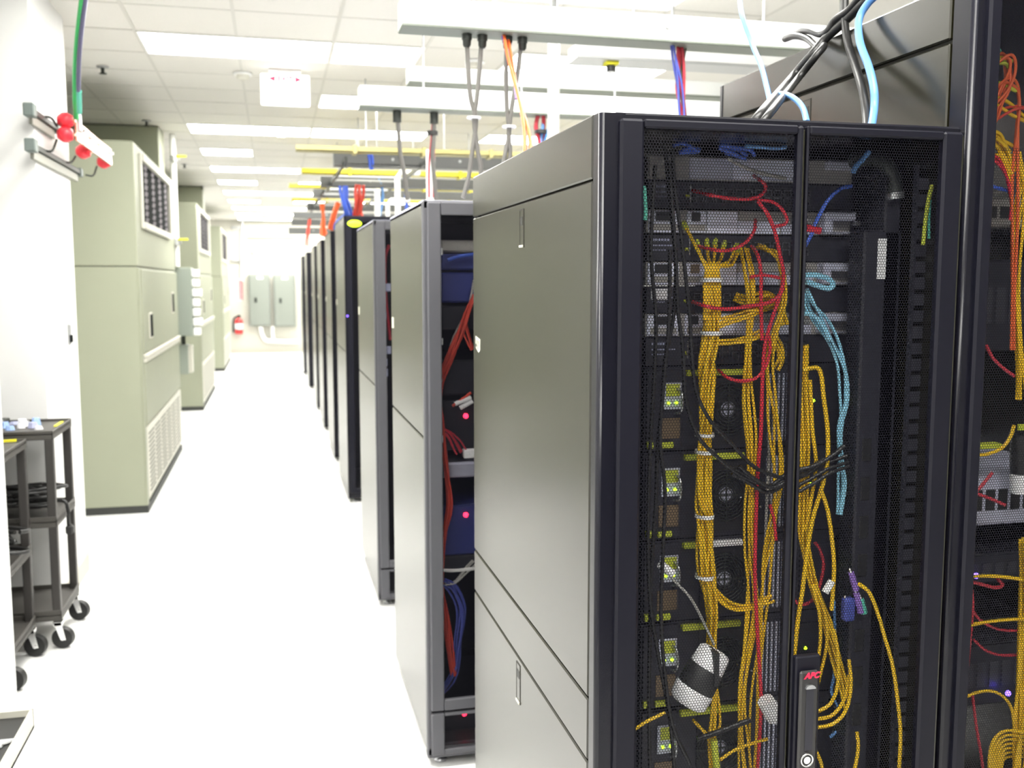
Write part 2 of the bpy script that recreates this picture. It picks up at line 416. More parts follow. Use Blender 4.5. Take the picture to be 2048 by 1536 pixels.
# exit sign
p = atY(570, 148, 7.1); q = atY(617, 213, 7.1); hw = .166; zt = p.z; zb = q.z
ex = thing('exit_sign', 'lit white exit sign hanging from the ceiling over the aisle', 'sign', (p.x, 7.1, zb))
obj('housing', MB().box(p.x - hw, p.x + hw, 7.1, 7.14, zb, zt, .008), 'exit_face', ex)
obj('canopy', MB().box(p.x - .05, p.x + .05, 7.09, 7.15, zt, CEIL, .003).box(p.x - .11, p.x + .11, 7.08, 7.16, CEIL - .012, CEIL, .003), 'fixture', ex)
text_obj('lettering', 'EXIT', .05, 'exit_red', ex, (p.x, 7.0985, zt - .035), (math.pi / 2, 0, 0), bold=.002)
obj('arrow', MB().prism([(p.x - .115, zt - .035), (p.x - .068, zt - .015), (p.x - .068, zt - .055)], 'y', 7.098, 7.0995), 'exit_red', ex)
obj('arrow', MB().prism([(p.x + .115, zt - .035), (p.x + .068, zt - .055), (p.x + .068, zt - .015)], 'y', 7.098, 7.0995), 'exit_red', ex)

# ================================================================ COOLING UNITS
def cooling_unit(y0, y1, ztop, label, full=True):
    xf, xb = -.925, -1.80; zs = 1.805
    t = thing('cooling_unit', label, 'air conditioner', (xf, y0, 0), 'floor standing cooling units along the left wall')
    L = y1 - y0
    obj('plinth', MB().box(xb, xf - .004, y0 + .004, y1 - .004, 0, .055), 'plinth', t)
    obj('lower_cabinet', MB().box(xb, xf - .018, y0, y1, .055, zs - .004, .004), 'crac', t)
    obj('plenum', MB().box(xb, xf - .012, y0, y1, zs + .002, ztop, .006), 'crac', t)
    obj('joint', MB().box(xb, xf - .03, y0 + .008, y1 - .008, zs - .008, zs + .006), 'seam', t)
    # front doors
    d1 = obj('front_panel', MB().box(xf - .018, xf, y0 + .09, y1 - .02, 1.17, zs - .02, .004), 'crac', t)
    obj('front_panel', MB().box(xf - .018, xf, y0 + .09, y1 - .02, .64, 1.10, .004), 'crac', t)
    obj('corner_post', MB().box(xf - .018, xf - .006, y0, y0 + .082, .055, zs - .012, .003), 'crac', t)
    obj('trim_rail', MB().box(xf - .01, xf + .012, y0 + .09, y1 - .03, 1.105, 1.135, .003).box(xf - .01, xf + .02, y0 + .09, y1 - .03, 1.14, 1.165, .003), 'crac_trim', t)
    # latches / displays
    for fy, fz in ((.18, 1.36), (.80, 1.50)):
        yy = y0 + L * fy; h = obj('control_display', MB().box(xf, xf + .008, yy - .10, yy + .10, fz - .10, fz + .10, .003), 'crac_trim', t)
        obj('screen', MB().box(xf + .008, xf + .011, yy - .07, yy + .08, fz - .085, fz + .085), 'crac_dark', h)
    # lower return grille with upright slots
    g = obj('return_grille', MB().box(xf - .018, xf - .002, y0 + .09, y1 - .02, .09, .62, .004), 'crac_trim', t)
    ns = 6
    for i in range(ns):
        a = y0 + .16 + (L - .26) * i / ns; b = y0 + .16 + (L - .26) * (i + .8) / ns
        s = MB()
        for k in range(14):
            z = .13 + k * .033; s.box(xf - .003, xf + .0015, a, b, z, z + .012)
        obj('slot_bank', s, 'slot', g)
    # supply grille in the plenum front
    ga, gb_ = y0 + L * .12, y0 + L * .80; za, zb_ = zs + .335, ztop - .10
    f = MB().box(xf - .012, xf + .006, ga - .06, ga, za - .05, zb_ + .05, .004).box(xf - .012, xf + .02, gb_, gb_ + .06, za - .05, zb_ + .05, .004)
    f.box(xf - .012, xf + .02, ga, gb_, zb_, zb_ + .05, .004).box(xf - .012, xf + .02, ga, gb_, za - .05, za, .004)
    gr = obj('supply_grille', f, 'crac_trim', t)
    obj('opening', MB().box(xf - .0125, xf - .0112, ga, gb_, za, zb_), 'crac_dark', gr)
    nb = 4
    for i in range(nb):
        a = ga + (gb_ - ga) * (i + .42) / nb; b = ga + (gb_ - ga) * (i + .80) / nb; s = MB()
        n = 9
        for k in range(n):
            z = za + (zb_ - za) * (k + .25) / n
            s.add([(xf - .0110, a, z), (xf - .0110, b, z), (xf - .003, b, z + .034), (xf - .003, a, z + .034)], [(0, 1, 2, 3)])
        obj('louver_bank', s, 'louver', gr)
    return t
cooling_unit(7.49, 10.30, 2.69, 'pale green cooling unit nearest the camera, beside the white pier')
cooling_unit(13.45, 16.2, 2.72, 'pale green cooling unit in the middle of the left row')
cooling_unit(19.4, 22.2, 2.75, 'farthest pale green cooling unit, near the end wall')
# ducts above units
tag(obj('duct_collar', MB().box(-1.8, -1.0, 9.85, 10.28, 2.69, CEIL - .004, .01), 'crac'), 'pale duct collar between the first cooling unit and the ceiling', 'duct', 'duct collars above the cooling units')
tag(obj('duct_collar', MB().box(-1.8, -1.0, 15.8, 16.15, 2.72, CEIL - .004, .01), 'crac'), 'pale duct collar between the second cooling unit and the ceiling', 'duct', 'duct collars above the cooling units')
# pipes at far edge of first unit, disconnect box with white knobs
def pipe(label, pts, r, m, group=None, name='conduit_pipe'): return tag(obj(name, MB().tube(smooth_path(pts, 5), r, 10), m), label, 'pipe', group)
pipe('thin white pipe running down beside the first cooling unit', [(-.93, 10.36, CEIL), (-.93, 10.36, 2.3), (-.93, 10.36, 1.85)], .026, 'pipe_white', 'pipes beside the first cooling unit')
pipe('pale pipe behind the thin white pipe by the first cooling unit', [(-.93, 10.44, CEIL), (-.93, 10.44, 2.3), (-.93, 10.44, 1.85)], .026, 'pipe_white', 'pipes beside the first cooling unit')
for (px, py, lb) in [(348, 318, 'yellow handled valve at the top of the white pipes'), (352, 484, 'yellow handled valve halfway up the white pipes')]:
    q = atY(px, py, 10.33); t = thing('pipe_valve', lb, 'valve', tuple(q), 'valves on the white pipes')
    obj('body', MB().cyl((q.x - .04, q.y, q.z), (q.x + .05, q.y, q.z), .02, 10).cyl((q.x, q.y, q.z - .03), (q.x, q.y, q.z + .03), .034, 10), 'galv', t)
    obj('handle', MB().box(q.x + .02, q.x + .12, q.y - .03, q.y - .018, q.z + .015, q.z + .035, .004), 'yellow_strip', t)
a = atY(357, 535, 10.45); b = atY(386, 672, 10.45)
bx = thing('disconnect_box', 'pale green electrical disconnect box with white knobs beside the first cooling unit', 'electrical box', (a.x, 10.45, b.z))
obj('enclosure', MB().box(-1.05, a.x + .12, 10.45, 10.75, b.z, a.z, .006), 'box_green', bx)
for i in range(7):
    z = b.z + (a.z - b.z) * (i + .5) / 7
    obj('breaker', MB().box(a.x + .12, a.x + .19 + .02 * (i % 3 == 1), 10.48, 10.62, z - .045, z + .03, .008), 'white_paint', bx)
a2 = atY(363, 690, 10.5); b2 = atY(378, 748, 10.5)
jb = thing('junction_box', 'small white junction box below the green disconnect box', 'electrical box', (a2.x, 10.5, b2.z))
obj('enclosure', MB().box(-1.0, a2.x + .06, 10.5, 10.7, b2.z, a2.z, .004), 'box_green', jb)
obj('cover', MB().box(a2.x + .06, a2.x + .10, 10.51, 10.69, b2.z + .01, a2.z - .01, .004), 'crac_trim', jb)
obj('conduit', MB().cyl((a2.x + .01, 10.6, a2.z), (a2.x + .01, 10.6, b.z), .022, 8), 'dark_metal', jb)

# ================================================================ END WALL
YE = Y1
def wall_panel(px0, px1, py0, py1, label):
    a = atY(px0, py0, YE - .2); b = atY(px1, py1, YE - .2)
    t = thing('breaker_panel', label, 'electrical panel', (a.x, YE - .2, b.z), 'electrical panels on the end wall')
    obj('cabinet', MB().box(a.x, b.x, YE - .18, YE - .004, b.z, a.z, .01), 'panel_green', t)
    d = obj('door', MB().box(a.x + .03, b.x - .03, YE - .2, YE - .18, b.z + .03, a.z - .03, .006), 'panel_green', t)
    obj('latch', MB().box(a.x + .13, a.x + .19, YE - .215, YE - .2, (a.z + b.z) / 2 - .06, (a.z + b.z) / 2 + .06, .004), 'dark_metal', d)
    obj('nameplate', MB().box(a.x + .2, a.x + .34, YE - .204, YE - .2, a.z - .12, a.z - .06, .002), 'label_white', d)
wall_panel(496, 542, 548, 652, 'left grey green breaker panel on the end wall')
wall_panel(546, 592, 549, 653, 'right grey green breaker panel on the end wall')
c = [atY(x, y, YE - .08) for x, y in [(521, 650), (524, 668), (532, 680), (548, 682), (575, 683), (598, 683)]]
pipe('white conduit curving below the breaker panels', c, .055, 'pipe_white')
pipe('short upright conduit between panel and curved conduit', [atY(x, y, YE - .08) for x, y in [(545, 652), (545, 665), (547, 678)]], .045, 'pipe_white')
pipe('thin pale pipe on the end wall above the fire extinguisher', [atY(x, y, YE - .06) for x, y in [(484, 425), (484, 500), (484, 562)]], .03, 'pipe_white')
for yy in (455, 520):
    a = atY(462, yy, YE - .05); b = atY(490, yy, YE - .05)
    tag(obj('pipe_clamp', MB().box(a.x, b.x, YE - .05, YE, a.z - .035, a.z + .035, .004), 'galv'), ('upper' if yy < 500 else 'lower') + ' grey strut rail on the end wall by the thin pipe', 'strut')
a = atY(494, 474, YE - .06); b = atY(595, 474, YE - .06)
tag(obj('strut_rail', MB().box(a.x, b.x, YE - .05, YE, a.z - .03, a.z + .03, .004), 'crac'), 'long pale strut rail across the end wall above the panels', 'strut')
a = atY(505, 503, YE); tag(obj('wall_hook', MB().box(a.x - .05, a.x + .05, YE - .03, YE, a.z - .06, a.z + .06, .01).cyl((a.x, YE - .03, a.z), (a.x, YE - .08, a.z + .03), .02, 8), 'galv'), 'small grey bracket on the end wall above the panels', 'bracket')
a = atY(475, 558, YE - .02); b = atY(484, 602, YE - .02)
sg = thing('wall_sign', 'narrow red and white sign above the fire extinguisher', 'sign', (a.x, YE - .02, b.z))
obj('plate', MB().box(a.x, b.x, YE - .012, YE, b.z, a.z), 'label_white', sg)
for k in range(3):
    obj('stripe', MB().box(a.x + .02 + k * .035, a.x + .04 + k * .035, YE - .016, YE - .012, b.z + .03, a.z - .03), 'insulator', sg)
a = atY(477, 630, YE - .12); b = atY(477, 668, YE - .12)
fe = thing('fire_extinguisher', 'red fire extinguisher on the end wall', 'fire extinguisher', (a.x, YE - .12, b.z)); H_ = a.z - b.z; R_ = .095
obj('tank', MB().lathe((a.x, YE - .12, b.z), (0, 0, 1), [(0, 0), (R_, .005), (R_, H_ * .68), (R_ * .75, H_ * .78), (R_ * .3, H_ * .82), (R_ * .3, H_ * .88), (0, H_ * .88)]), 'extinguisher', fe)
obj('label_band', MB().lathe((a.x, YE - .12, b.z), (0, 0, 1), [(R_ * 1.02, H_ * .25), (R_ * 1.02, H_ * .55)]), 'label_white', fe)
obj('valve', MB().box(a.x - .03, a.x + .05, YE - .15, YE - .09, b.z + H_ * .86, b.z + H_, .008), 'dark_metal', fe)
obj('hose', MB().tube(smooth_path([(a.x - .03, YE - .13, b.z + H_ * .92), (a.x - .11, YE - .14, b.z + H_ * .8), (a.x - .125, YE - .13, b.z + H_ * .4), (a.x - .12, YE - .13, b.z + H_ * .1)], 5), .02, 8), 'rubber', fe)

# ================================================================ GROUND BUS BAR ON THE PIER
bb = thing('ground_bus_bar', 'copper ground bus bar on red insulators and wire brackets beside the white pier', 'bus bar', (-1.10, 5.3, 2.33))
def rail(pa, pb, X, nm):
    a = atX(*pa, X); b = atX(*pb, X); z = (a.z + b.z) / 2
    r = obj('bracket_rail', MB().box(X - .012, X + .016, a.y, b.y, z - .014, z + .014, .003), 'dark_metal', bb)
    obj('clamp', MB().box(X - .022, X + .026, a.y - .02, a.y + .05, z - .032, z + .030, .005), 'clamp_metal', r)
    obj('clamp', MB().box(X - .018, X + .022, b.y - .05, b.y + .015, z - .026, z + .024, .005), 'clamp_metal', r)
    obj('channel', MB().box(X - .012, X + .004, a.y + .05, b.y - .05, z - .06, z - .014, .003), 'channel_metal', r)
    return a.y, b.y, z
XA = -1.088
ya, yb, zr1 = rail((57, 214), (112, 262), XA, 'upper')
yc, yd, zr2 = rail((60, 290), (158, 345), XA, 'lower')
XP = -.96
ins = [(130, 241), (130, 269), (166, 303), (207, 324)]
for k, (px, py) in enumerate(ins):
    q = atX(px, py, XP - .04)
    h = .030
    i_ = obj('insulator', MB().lathe((q.x - .035, q.y, q.z), (1, 0, 0), [(0, 0), (.022, .0), (.040, .024), (.041, .044), (.026, .072), (0, .074)], 12), 'insulator', bb)
    obj('stud', MB().cyl((q.x + .025, q.y, q.z), (q.x + .05, q.y, q.z), .009, 8), 'copper', i_)
    zr = zr1 if k == 0 else zr2
    obj('bracket_wire', MB().tube(smooth_path([(XA, q.y - .10, zr + .01), (XA + .035, q.y - .06, zr + .012), (q.x - .04, q.y, q.z - .028 if q.z > zr else q.z)], 5), .006, 6), 'dark_metal', bb)
a = atX(152, 262, XP); b = atX(222, 314, XP)
zc = (a.z + b.z) / 2
bar = obj('copper_bar', MB().box(XP - .006, XP + .004, a.y, b.y, zc - .052, zc + .052, .002), 'copper', bb)
obj('mounting_plate', MB().box(XP + .004, XP + .008, a.y + .18, b.y - .02, zc - .05, zc + .0, .001), 'label_white', bar)
for f in (.12, .35, .6, .95):
    y = a.y + (b.y - a.y) * f
    obj('lug_bolt', MB().cyl((XP + .004, y, zc + .018), (XP + .024, y, zc + .018), .011, 6), 'steel', bar)
obj('cable_lug', MB().box(XP + .0, XP + .02, a.y + .01, a.y + .06, zc, zc + .09, .004), 'steel', bar)
def gpt(px, py, X=-.955):
    yb_ = atX(152, 236, X).y; f = max(0, min(1, (236 - py) / 270)); return atY(px, py, yb_ + (4.72 - yb_) * f)
cable('bright green ground cable dropping from the ceiling to the copper bus bar', [gpt(x, y) for x, y in [(167, -28), (161, 20), (154, 80), (150, 140), (150, 200), (152, 236)]], .0115, 'green_cable', 'ground cables', 'ground_cable')
cable('dark purple ground cable beside the bright green one', [gpt(x, y, -.945) for x, y in [(175, -28), (168, 20), (161, 80), (157, 140), (157, 190)]], .0105, 'dark_purple', 'ground cables', 'ground_cable')
tag(obj('cable_sleeve', MB().tube([gpt(158, 182, -.945), gpt(159, 225, -.945)], .0125, 10), 'teal'), 'short teal sleeve at the lower end of the dark ground cable', 'sleeve')

# ================================================================ CARTS
def cart(x1, y0, y1, zt, zm, label, depth=.58):
    x0 = x1 - depth
    t = thing('utility_cart', label, 'cart', (x1, y0, 0), 'black utility carts')
    def shelf(z, h, nm='shelf'):
        m = MB().box(x0, x1, y0, y1, z - .008, z, .002)
        m.box(x1 - .006, x1, y0, y1, z - .03, z + h, .002).box(x0, x0 + .006, y0, y1, z - .03, z + h, .002)
        m.box(x0, x1, y0, y0 + .006, z - .03, z + h, .002).box(x0, x1, y1 - .006, y1, z - .03, z + h, .002)
        return obj(nm, m, 'cart_shelf', t)
    shelf(zt, .012); shelf(zm, .02); shelf(.165, .02)
    for x in (x0 + .02, x1 - .02):
        for y in (y0 + .02, y1 - .02):
            obj('leg', MB().box(x - .018, x + .018, y - .018, y + .018, .13, zt + .002, .003), 'cart', t)
            cst = obj('caster', MB().cyl((x + .02 - .004, y - .016, .049), (x + .02 + .004, y + .016, .049), .048, 24), 'rubber', t)
            obj('fork', MB().add([(x - .016, y - .022, .126), (x + .018, y - .022, .126), (x + .034, y - .022, .042), (x + .012, y - .022, .042), (x - .016, y - .019, .126), (x + .018, y - .019, .126), (x + .034, y - .019, .042), (x + .012, y - .019, .042)], [(0, 1, 2, 3), (7, 6, 5, 4), (0, 4, 5, 1), (1, 5, 6, 2), (2, 6, 7, 3), (3, 7, 4, 0)]).box(x - .02, x + .02, y - .022, y + .022, .11, .13, .002).cyl((x + .02, y - .026, .049), (x + .02, y + .026, .049), .008, 8), 'chrome', cst)
    return t
cart(-.985, 4.74, 5.17, 1.01, .605, 'black utility cart farther from the camera, beside the white pier')
cart(-1.085, 4.27, 4.70, .985, .50, 'black utility cart nearer the camera, half hidden by the wall end')
for k in range(26):
    x = random.uniform(-1.45, -1.06); y = random.uniform(4.86, 5.1); z = 1.012
    a = random.uniform(0, 3)
    s = MB(); r1, r2, h = random.uniform(.018, .034), random.uniform(.014, .026), random.uniform(.012, .042)
    pts = [(x + math.cos(a + q) * r1 * random.uniform(.8, 1.1), y + math.sin(a + q) * r2 * random.uniform(.8, 1.2)) for q in np.linspace(0, 2 * math.pi, 8)[:-1]]
    s.prism(pts, 'z', z, z + h)
    top = len(s.v) // 2
    s.v = [v if i < top else (x + (v[0] - x) * .7, y + (v[1] - y) * .7, v[2]) for i, v in enumerate(s.v)]
    tag(obj('small_parts_bag', s, ('plastic_blue', 'label_white', 'steel', 'print_grey')[k % 4]), 'small shiny plastic parts bag heaped on the farther cart', 'bag', 'plastic parts bags on the farther cart')
tag(obj('notebook', MB().box(-1.52, -1.25, 4.90, 5.12, 1.012, 1.04, .004), 'dark_metal'), 'dark flat case at the back of the farther cart top', 'case')
tag(obj('tape_strip', MB().prism([(-1.30, 4.62), (-1.12, 4.665), (-1.12, 4.675), (-1.30, 4.632)], 'z', .989, 1.0), 'yellow_strip'), 'yellow strip lying on the nearer cart top', 'strip')
tag(obj('tape_strip', MB().box(-1.004, -.992, 4.86, 5.02, 1.023, 1.028), 'yellow_strip'), 'yellow strip along the edge of the farther cart top', 'strip')
for k in range(3):
    cable('black cable loosely coiled on the nearer cart top', [(-1.25 + .09 * math.cos(q + k), 4.5 + .13 * math.sin(q * 1.05 + k * .7), .995 + .004 * q + k * .006) for q in np.linspace(0, 9, 22)], .006, 'black_cable', 'black cables on the carts', 'power_cable', n=3)
for k in range(8):
    zb = .63 + .012 * (k % 4)
    cable('black power cord heaped on the middle shelf of the farther cart', [(-1.22 + random.uniform(-.06, .06) + (.10 + .012 * k) * math.cos(q * 1.0 + k), 4.95 + (.10 + .008 * k) * math.sin(q + k * .5), zb + .009 * q + random.uniform(0, .008)) for q in np.linspace(0, 8, 18)], .008, 'black_cable', 'black cords on the middle shelf', 'power_cable', n=3)
for k in range(6):
    cable('black power cord heaped on the middle shelf of the nearer cart', [(-1.25 + (.12 + .02 * k) * math.cos(q + k), 4.48 + (.10 + .008 * k) * math.sin(q + k * .5), .53 + .012 * (k % 4) + .014 * q) for q in np.linspace(0, 8, 18)], .009, 'black_cable', 'black cords on the nearer cart', 'power_cable', n=3)
cable('black cord hanging over the edge of the farther cart shelf', [(-1.15, 4.95, .65), (-1.0, 4.93, .66), (-.972, 4.92, .62), (-.972, 4.93, .56), (-.975, 4.95, .53)], .008, 'black_cable', None, 'power_cable')
tag(obj('cord_plug', MB().box(-.99, -.955, 4.93, 4.97, .49, .535, .008), 'rubber'), 'black plug dangling below the cart shelf', 'plug')
# low open white box on the floor by the wall end
fb = thing('floor_box', 'low open white box with a dark inside on the floor by the wall end', 'box', (-1.0, 3.4, 0))
obj('shell', MB().box(-1.05, -.925, 3.0, 3.9, 0, .012).box(-.935, -.925, 3.0, 3.9, 0, .075).box(-1.05, -.925, 3.89, 3.9, 0, .075).box(-1.05, -1.04, 3.0, 3.9, 0, .075).box(-1.05, -.925, 3.0, 3.01, 0, .075), 'crac_trim', fb)
obj('liner', MB().box(-1.04, -.935, 3.01, 3.89, .013, .05), 'rubber', fb)
obj('crumpled_foil', MB().add([(-1.03, 3.62, .052), (-.95, 3.66, .056), (-.94, 3.70, .053), (-1.02, 3.68, .062), (-1.035, 3.655, .055)], [(0, 1, 2, 3), (0, 3, 4)]).box(-1.03, -.97, 3.63, 3.655, .05, .058, .003), 'steel', fb)

# ================================================================ CABINETS
def latch(parent, X, y, z0, z1):
    h = obj('latch', MB().box(X - .0006, X + .001, y - .018, y + .018, z0, z1, .0003), 'black_panel', parent)
    e = MB()
    for (a, b, c, d) in ((y - .019, y - .0165, z0, z1), (y + .0165, y + .019, z0, z1), (y - .0165, y + .0165, z1 - .003, z1)): e.box(X - .0012, X, a, b, c, d)
    obj('latch_edge', e, 'seam', h)
    obj('latch_recess', MB().box(X - .0012, X - .0005, y - .010, y + .012, z1 - .038, z1 - .018), 'socket', h)
    obj('latch_lip', MB().box(X - .004, X - .0005, y - .017, y + .017, z0, z0 + .006, .001), 'crac_trim', h)

def near_cabinet():
    xl, xr, yf, yb, H = .575, 1.332, 1.70, 2.845, 1.995
    t = thing('server_cabinet', 'black server cabinet in the foreground with split perforated rear doors full of yellow cables', 'server cabinet', (xl, yf, 0), 'server cabinets')
    fr = MB()
    for (x0, x1) in ((xl + .006, xl + .05), (xr - .05, xr - .006)):
        fr.box(x0, x1, yb - .06, yb - .004, .04, H - .01)
    fr.box(xl + .006, xr - .006, yf + .06, yb, .03, .07)
    obj('frame', fr, 'black_frame', t)
    # left side: top strip, main panel, middle strip, lower panel
    yp0 = yf + .012
    def slab(nm, z0, z1): return obj(nm, MB().box(xl, xl + .016, yf + .036, yb - .01, z0, z1, .003), 'black_panel', t)
    obj('side_backing', MB().box(xl + .014, xl + .02, yp0, yb, .05, H - .006), 'seam', t)
    slab('side_panel_top_strip', 1.880, H)
    m_ = slab('side_panel', .888, 1.8755); latch(m_, xl, 2.255, 1.772, 1.862)
    slab('side_panel_strip', .760, .8835)
    l_ = slab('lower_side_panel', .06, .7555); latch(l_, xl, 2.285, .640, .742)
    obj('right_side_panel', MB().box(xr - .012, xr, yp0, yb, .05, H - .004, .003), 'black_panel', t)
    # top with cable opening
    tp = MB().box(xl + .03, xr - .004, yf - .002, yf + .04, H - .026, H, .004).box(xl + .014, xr, yb - .10, yb, H - .02, H - .001, .002).box(xl + .014, xl + .12, yf + .04, yb - .1, H - .02, H - .001, .002).box(xr - .06, xr, yf + .04, yb - .1, H - .02, H, .003)
    tp.box(xl + .12, xr - .06, yf + .04, yb - .1, H - .02, H - .001, .002)
    obj('roof', tp, 'black_frame', t)
    # front corner posts (rounded)
    def post(x0, x1, nm='corner_post'):
        prof = [(x0, yf + .05), (x0, yf + .012), (x0 + .004, yf + .004), (x0 + .012, yf), (x1, yf), (x1, yf + .05)]
        return obj(nm, MB().prism(prof, 'z', .03, H - .004), 'black_frame', t)
    pst = MB(); n = 8; rr = .009
    prof = [(xl + .001, yf + .030)] + [(xl + .001 + rr - rr * math.cos(a), yf + rr - rr * math.sin(a) - .004) for a in np.linspace(0, math.pi / 2, n)] + [(xl + .05, yf - .004), (xl + .05, yf + .030)]
    pst.prism(prof, 'z', .03, H - .002); pst.sm = [3 <= i <= 2 + n - 1 for i in range(len(pst.sm))]
    obj('corner_post', pst, 'black_frame', t)
        # door leaves
    def leaf(x0, x1, s0, s1, nm):
        yd = yf - .016
        d = MB().box(x0, x0 + s0, yd, yd + .022, .05, H - .012, .005).box(x1 - s1, x1, yd, yd + .022, .05, H - .012, .005)
        d.box(x0 + s0, x1 - s1, yd, yd + .022, H - .028, H - .012, .003).box(x0 + s0, x1 - s1, yd, yd + .022, .05, .11, .003)
        o = obj(nm, d, 'black_door', t)
        wdt = x1 - s1 - x0 - s0 + .006
        perf(o, x0 + s0 - .003, yd + .010, .108, wdt / .3135, 1.868 / 1.857)
        obj('hinge_edge', MB().cyl((x1 - .004, yd + .004, .06), (x1 - .004, yd + .004, H - .02), .0042, 10), 'black_panel', o) if nm else None
        return o
    L = leaf(.612, .979, .046, .014, 'door_leaf')
    R = leaf(.983, 1.325, .006, .045, 'door_leaf')
    # edge of left leaf highlight strip & handle on right leaf
    h = obj('handle', MB().box(.985, 1.040, yf - .030, yf - .014, .715, .955, .003), 'black_door', R)
    g = obj('swing_grip', MB().box(.990, 1.031, yf - .040, yf - .030, .722, .928, .004), 'handle_grey', h)
    obj('grip_groove', MB().box(1.003, 1.020, yf - .0415, yf - .040, .765, .895, .0005), 'server_dark', h)
    obj('thumb_tab', MB().prism([(1.011 + .011 * math.cos(a_), .893 + .008 * math.sin(a_)) for a_ in np.linspace(0, math.pi, 9)], 'y', yf - .0445, yf - .040), 'steel', h)
    obj('key_lock', MB().cyl((1.006, yf - .0405, .748), (1.006, yf - .047, .748), .0075, 20).torus((1.006, yf - .046, .748), (0, 1, 0), .0125, .002), 'chrome', h)
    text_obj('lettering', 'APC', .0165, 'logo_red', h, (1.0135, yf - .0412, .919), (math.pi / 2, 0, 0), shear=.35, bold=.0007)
    # inner rails and right cable channel
    obj('mounting_rail', MB().box(.735, .768, 1.965, 1.985, .08, 1.95), 'server_dark', t)
    obj('mounting_rail', MB().box(1.254, 1.285, 1.965, 1.985, .08, 1.95), 'server_dark', t)
    obj('cable_channel', MB().box(1.262, 1.300, 1.84, 1.96, .08, 1.93, .004), 'server_dark', t)
    # sticker on back edge of the side panel
    st = obj('sticker', MB().add([(xl - .001, 2.80, 1.535), (xl - .001, 2.735, 1.528), (xl - .001, 2.735, 1.496), (xl - .001, 2.756, 1.488), (xl - .001, 2.80, 1.500)], [(0, 1, 2, 3, 4)]), 'label_cream', t, label='cream sticker with dark marks')
    mk = MB()
    for (y, z, hh) in [(2.748, 1.51, .012), (2.764, 1.518, .006), (2.768, 1.503, .008), (2.782, 1.514, .010), (2.79, 1.505, .007)]:
        mk.box(xl - .0016, xl - .0012, y, y + .006, z - hh, z + hh)
    obj('marks', mk, 'ink', st)
    return t
near_cabinet()

def right_cabinet():
    xl, xr, yf, yb, H = 1.338, 1.94, 1.70, 2.80, 2.285
    t = thing('server_cabinet', 'tall black server cabinet at the right edge with orange and yellow cables behind mesh', 'server cabinet', (xl, yf, 0), 'server cabinets')
    obj('frame', MB().box(xl + .01, xl + .05, yb - .05, yb, .03, H - .01).box(xr - .05, xr - .01, yb - .05, yb, .03, H - .01).box(xl + .01, xr - .01, yf + .05, yb, .02, .06), 'black_frame', t)
    obj('side_backing', MB().box(xl + .012, xl + .02, yf + .02, yb, .05, H - .006), 'seam', t)
    for nm, z0, z1 in (('side_panel_top_strip', 2.178, H), ('side_panel', 1.0, 2.170), ('lower_side_panel', .06, .993)):
        o = obj(nm, MB().box(xl, xl + .016, yf + .06, yb - .008, z0, z1, .003), 'black_panel', t)
        if nm == 'side_panel': latch(o, xl, 2.30, 2.06, 2.155)
    obj('rear_trim', MB().box(xl - .002, xl + .02, yb - .014, yb + .004, .05, H - .002, .002), 'black_frame', t)
    obj('right_side_panel', MB().box(xr - .016, xr, yf + .02, yb, .05, H - .004, .003), 'black_panel', t)
    obj('roof', MB().box(xl + .015, xr, yf, yb, H - .02, H - .001, .002), 'black_frame', t)
    pst = MB(); n = 8; rr = .010
    prof = [(xl + .004, yf + .055)] + [(xl + .004 + rr - rr * math.cos(a), yf + rr - rr * math.sin(a) - .004) for a in np.linspace(0, math.pi / 2, n)] + [(xl + .05, yf - .004), (xl + .05, yf + .055)]
    pst.prism(prof, 'z', .03, H - .002); pst.sm = [3 <= i <= 2 + n - 1 for i in range(len(pst.sm))]
    obj('corner_post', pst, 'black_frame', t)
    yd = yf - .016
    d = MB().box(xl + .032, xl + .062, yd, yd + .022, .05, H - .012, .005).box(xr - .05, xr - .01, yd, yd + .022, .05, H - .012, .005)
    d.box(xl + .062, xr - .05, yd, yd + .022, H - .03, H - .012, .003).box(xl + .062, xr - .05, yd, yd + .022, .05, .10, .003)
    o = obj('door', d, 'black_door', t)
    perf(o, xl + .060, yd + .01, .098, 1.0, 1.0)
    perf(o, xl + .060, yd + .01, .098 + 1.853, 1.0, (H - .03 - 1.951) / 1.857)
    perf(o, xl + .060 + .3130, yd + .01, .098, .187 / .313, 1.0)
    obj('rail', MB().box(xl + .055, xl + .085, 1.98, 2.0, .08, H - .05), 'server_dark', t)
    return t
right_cabinet()

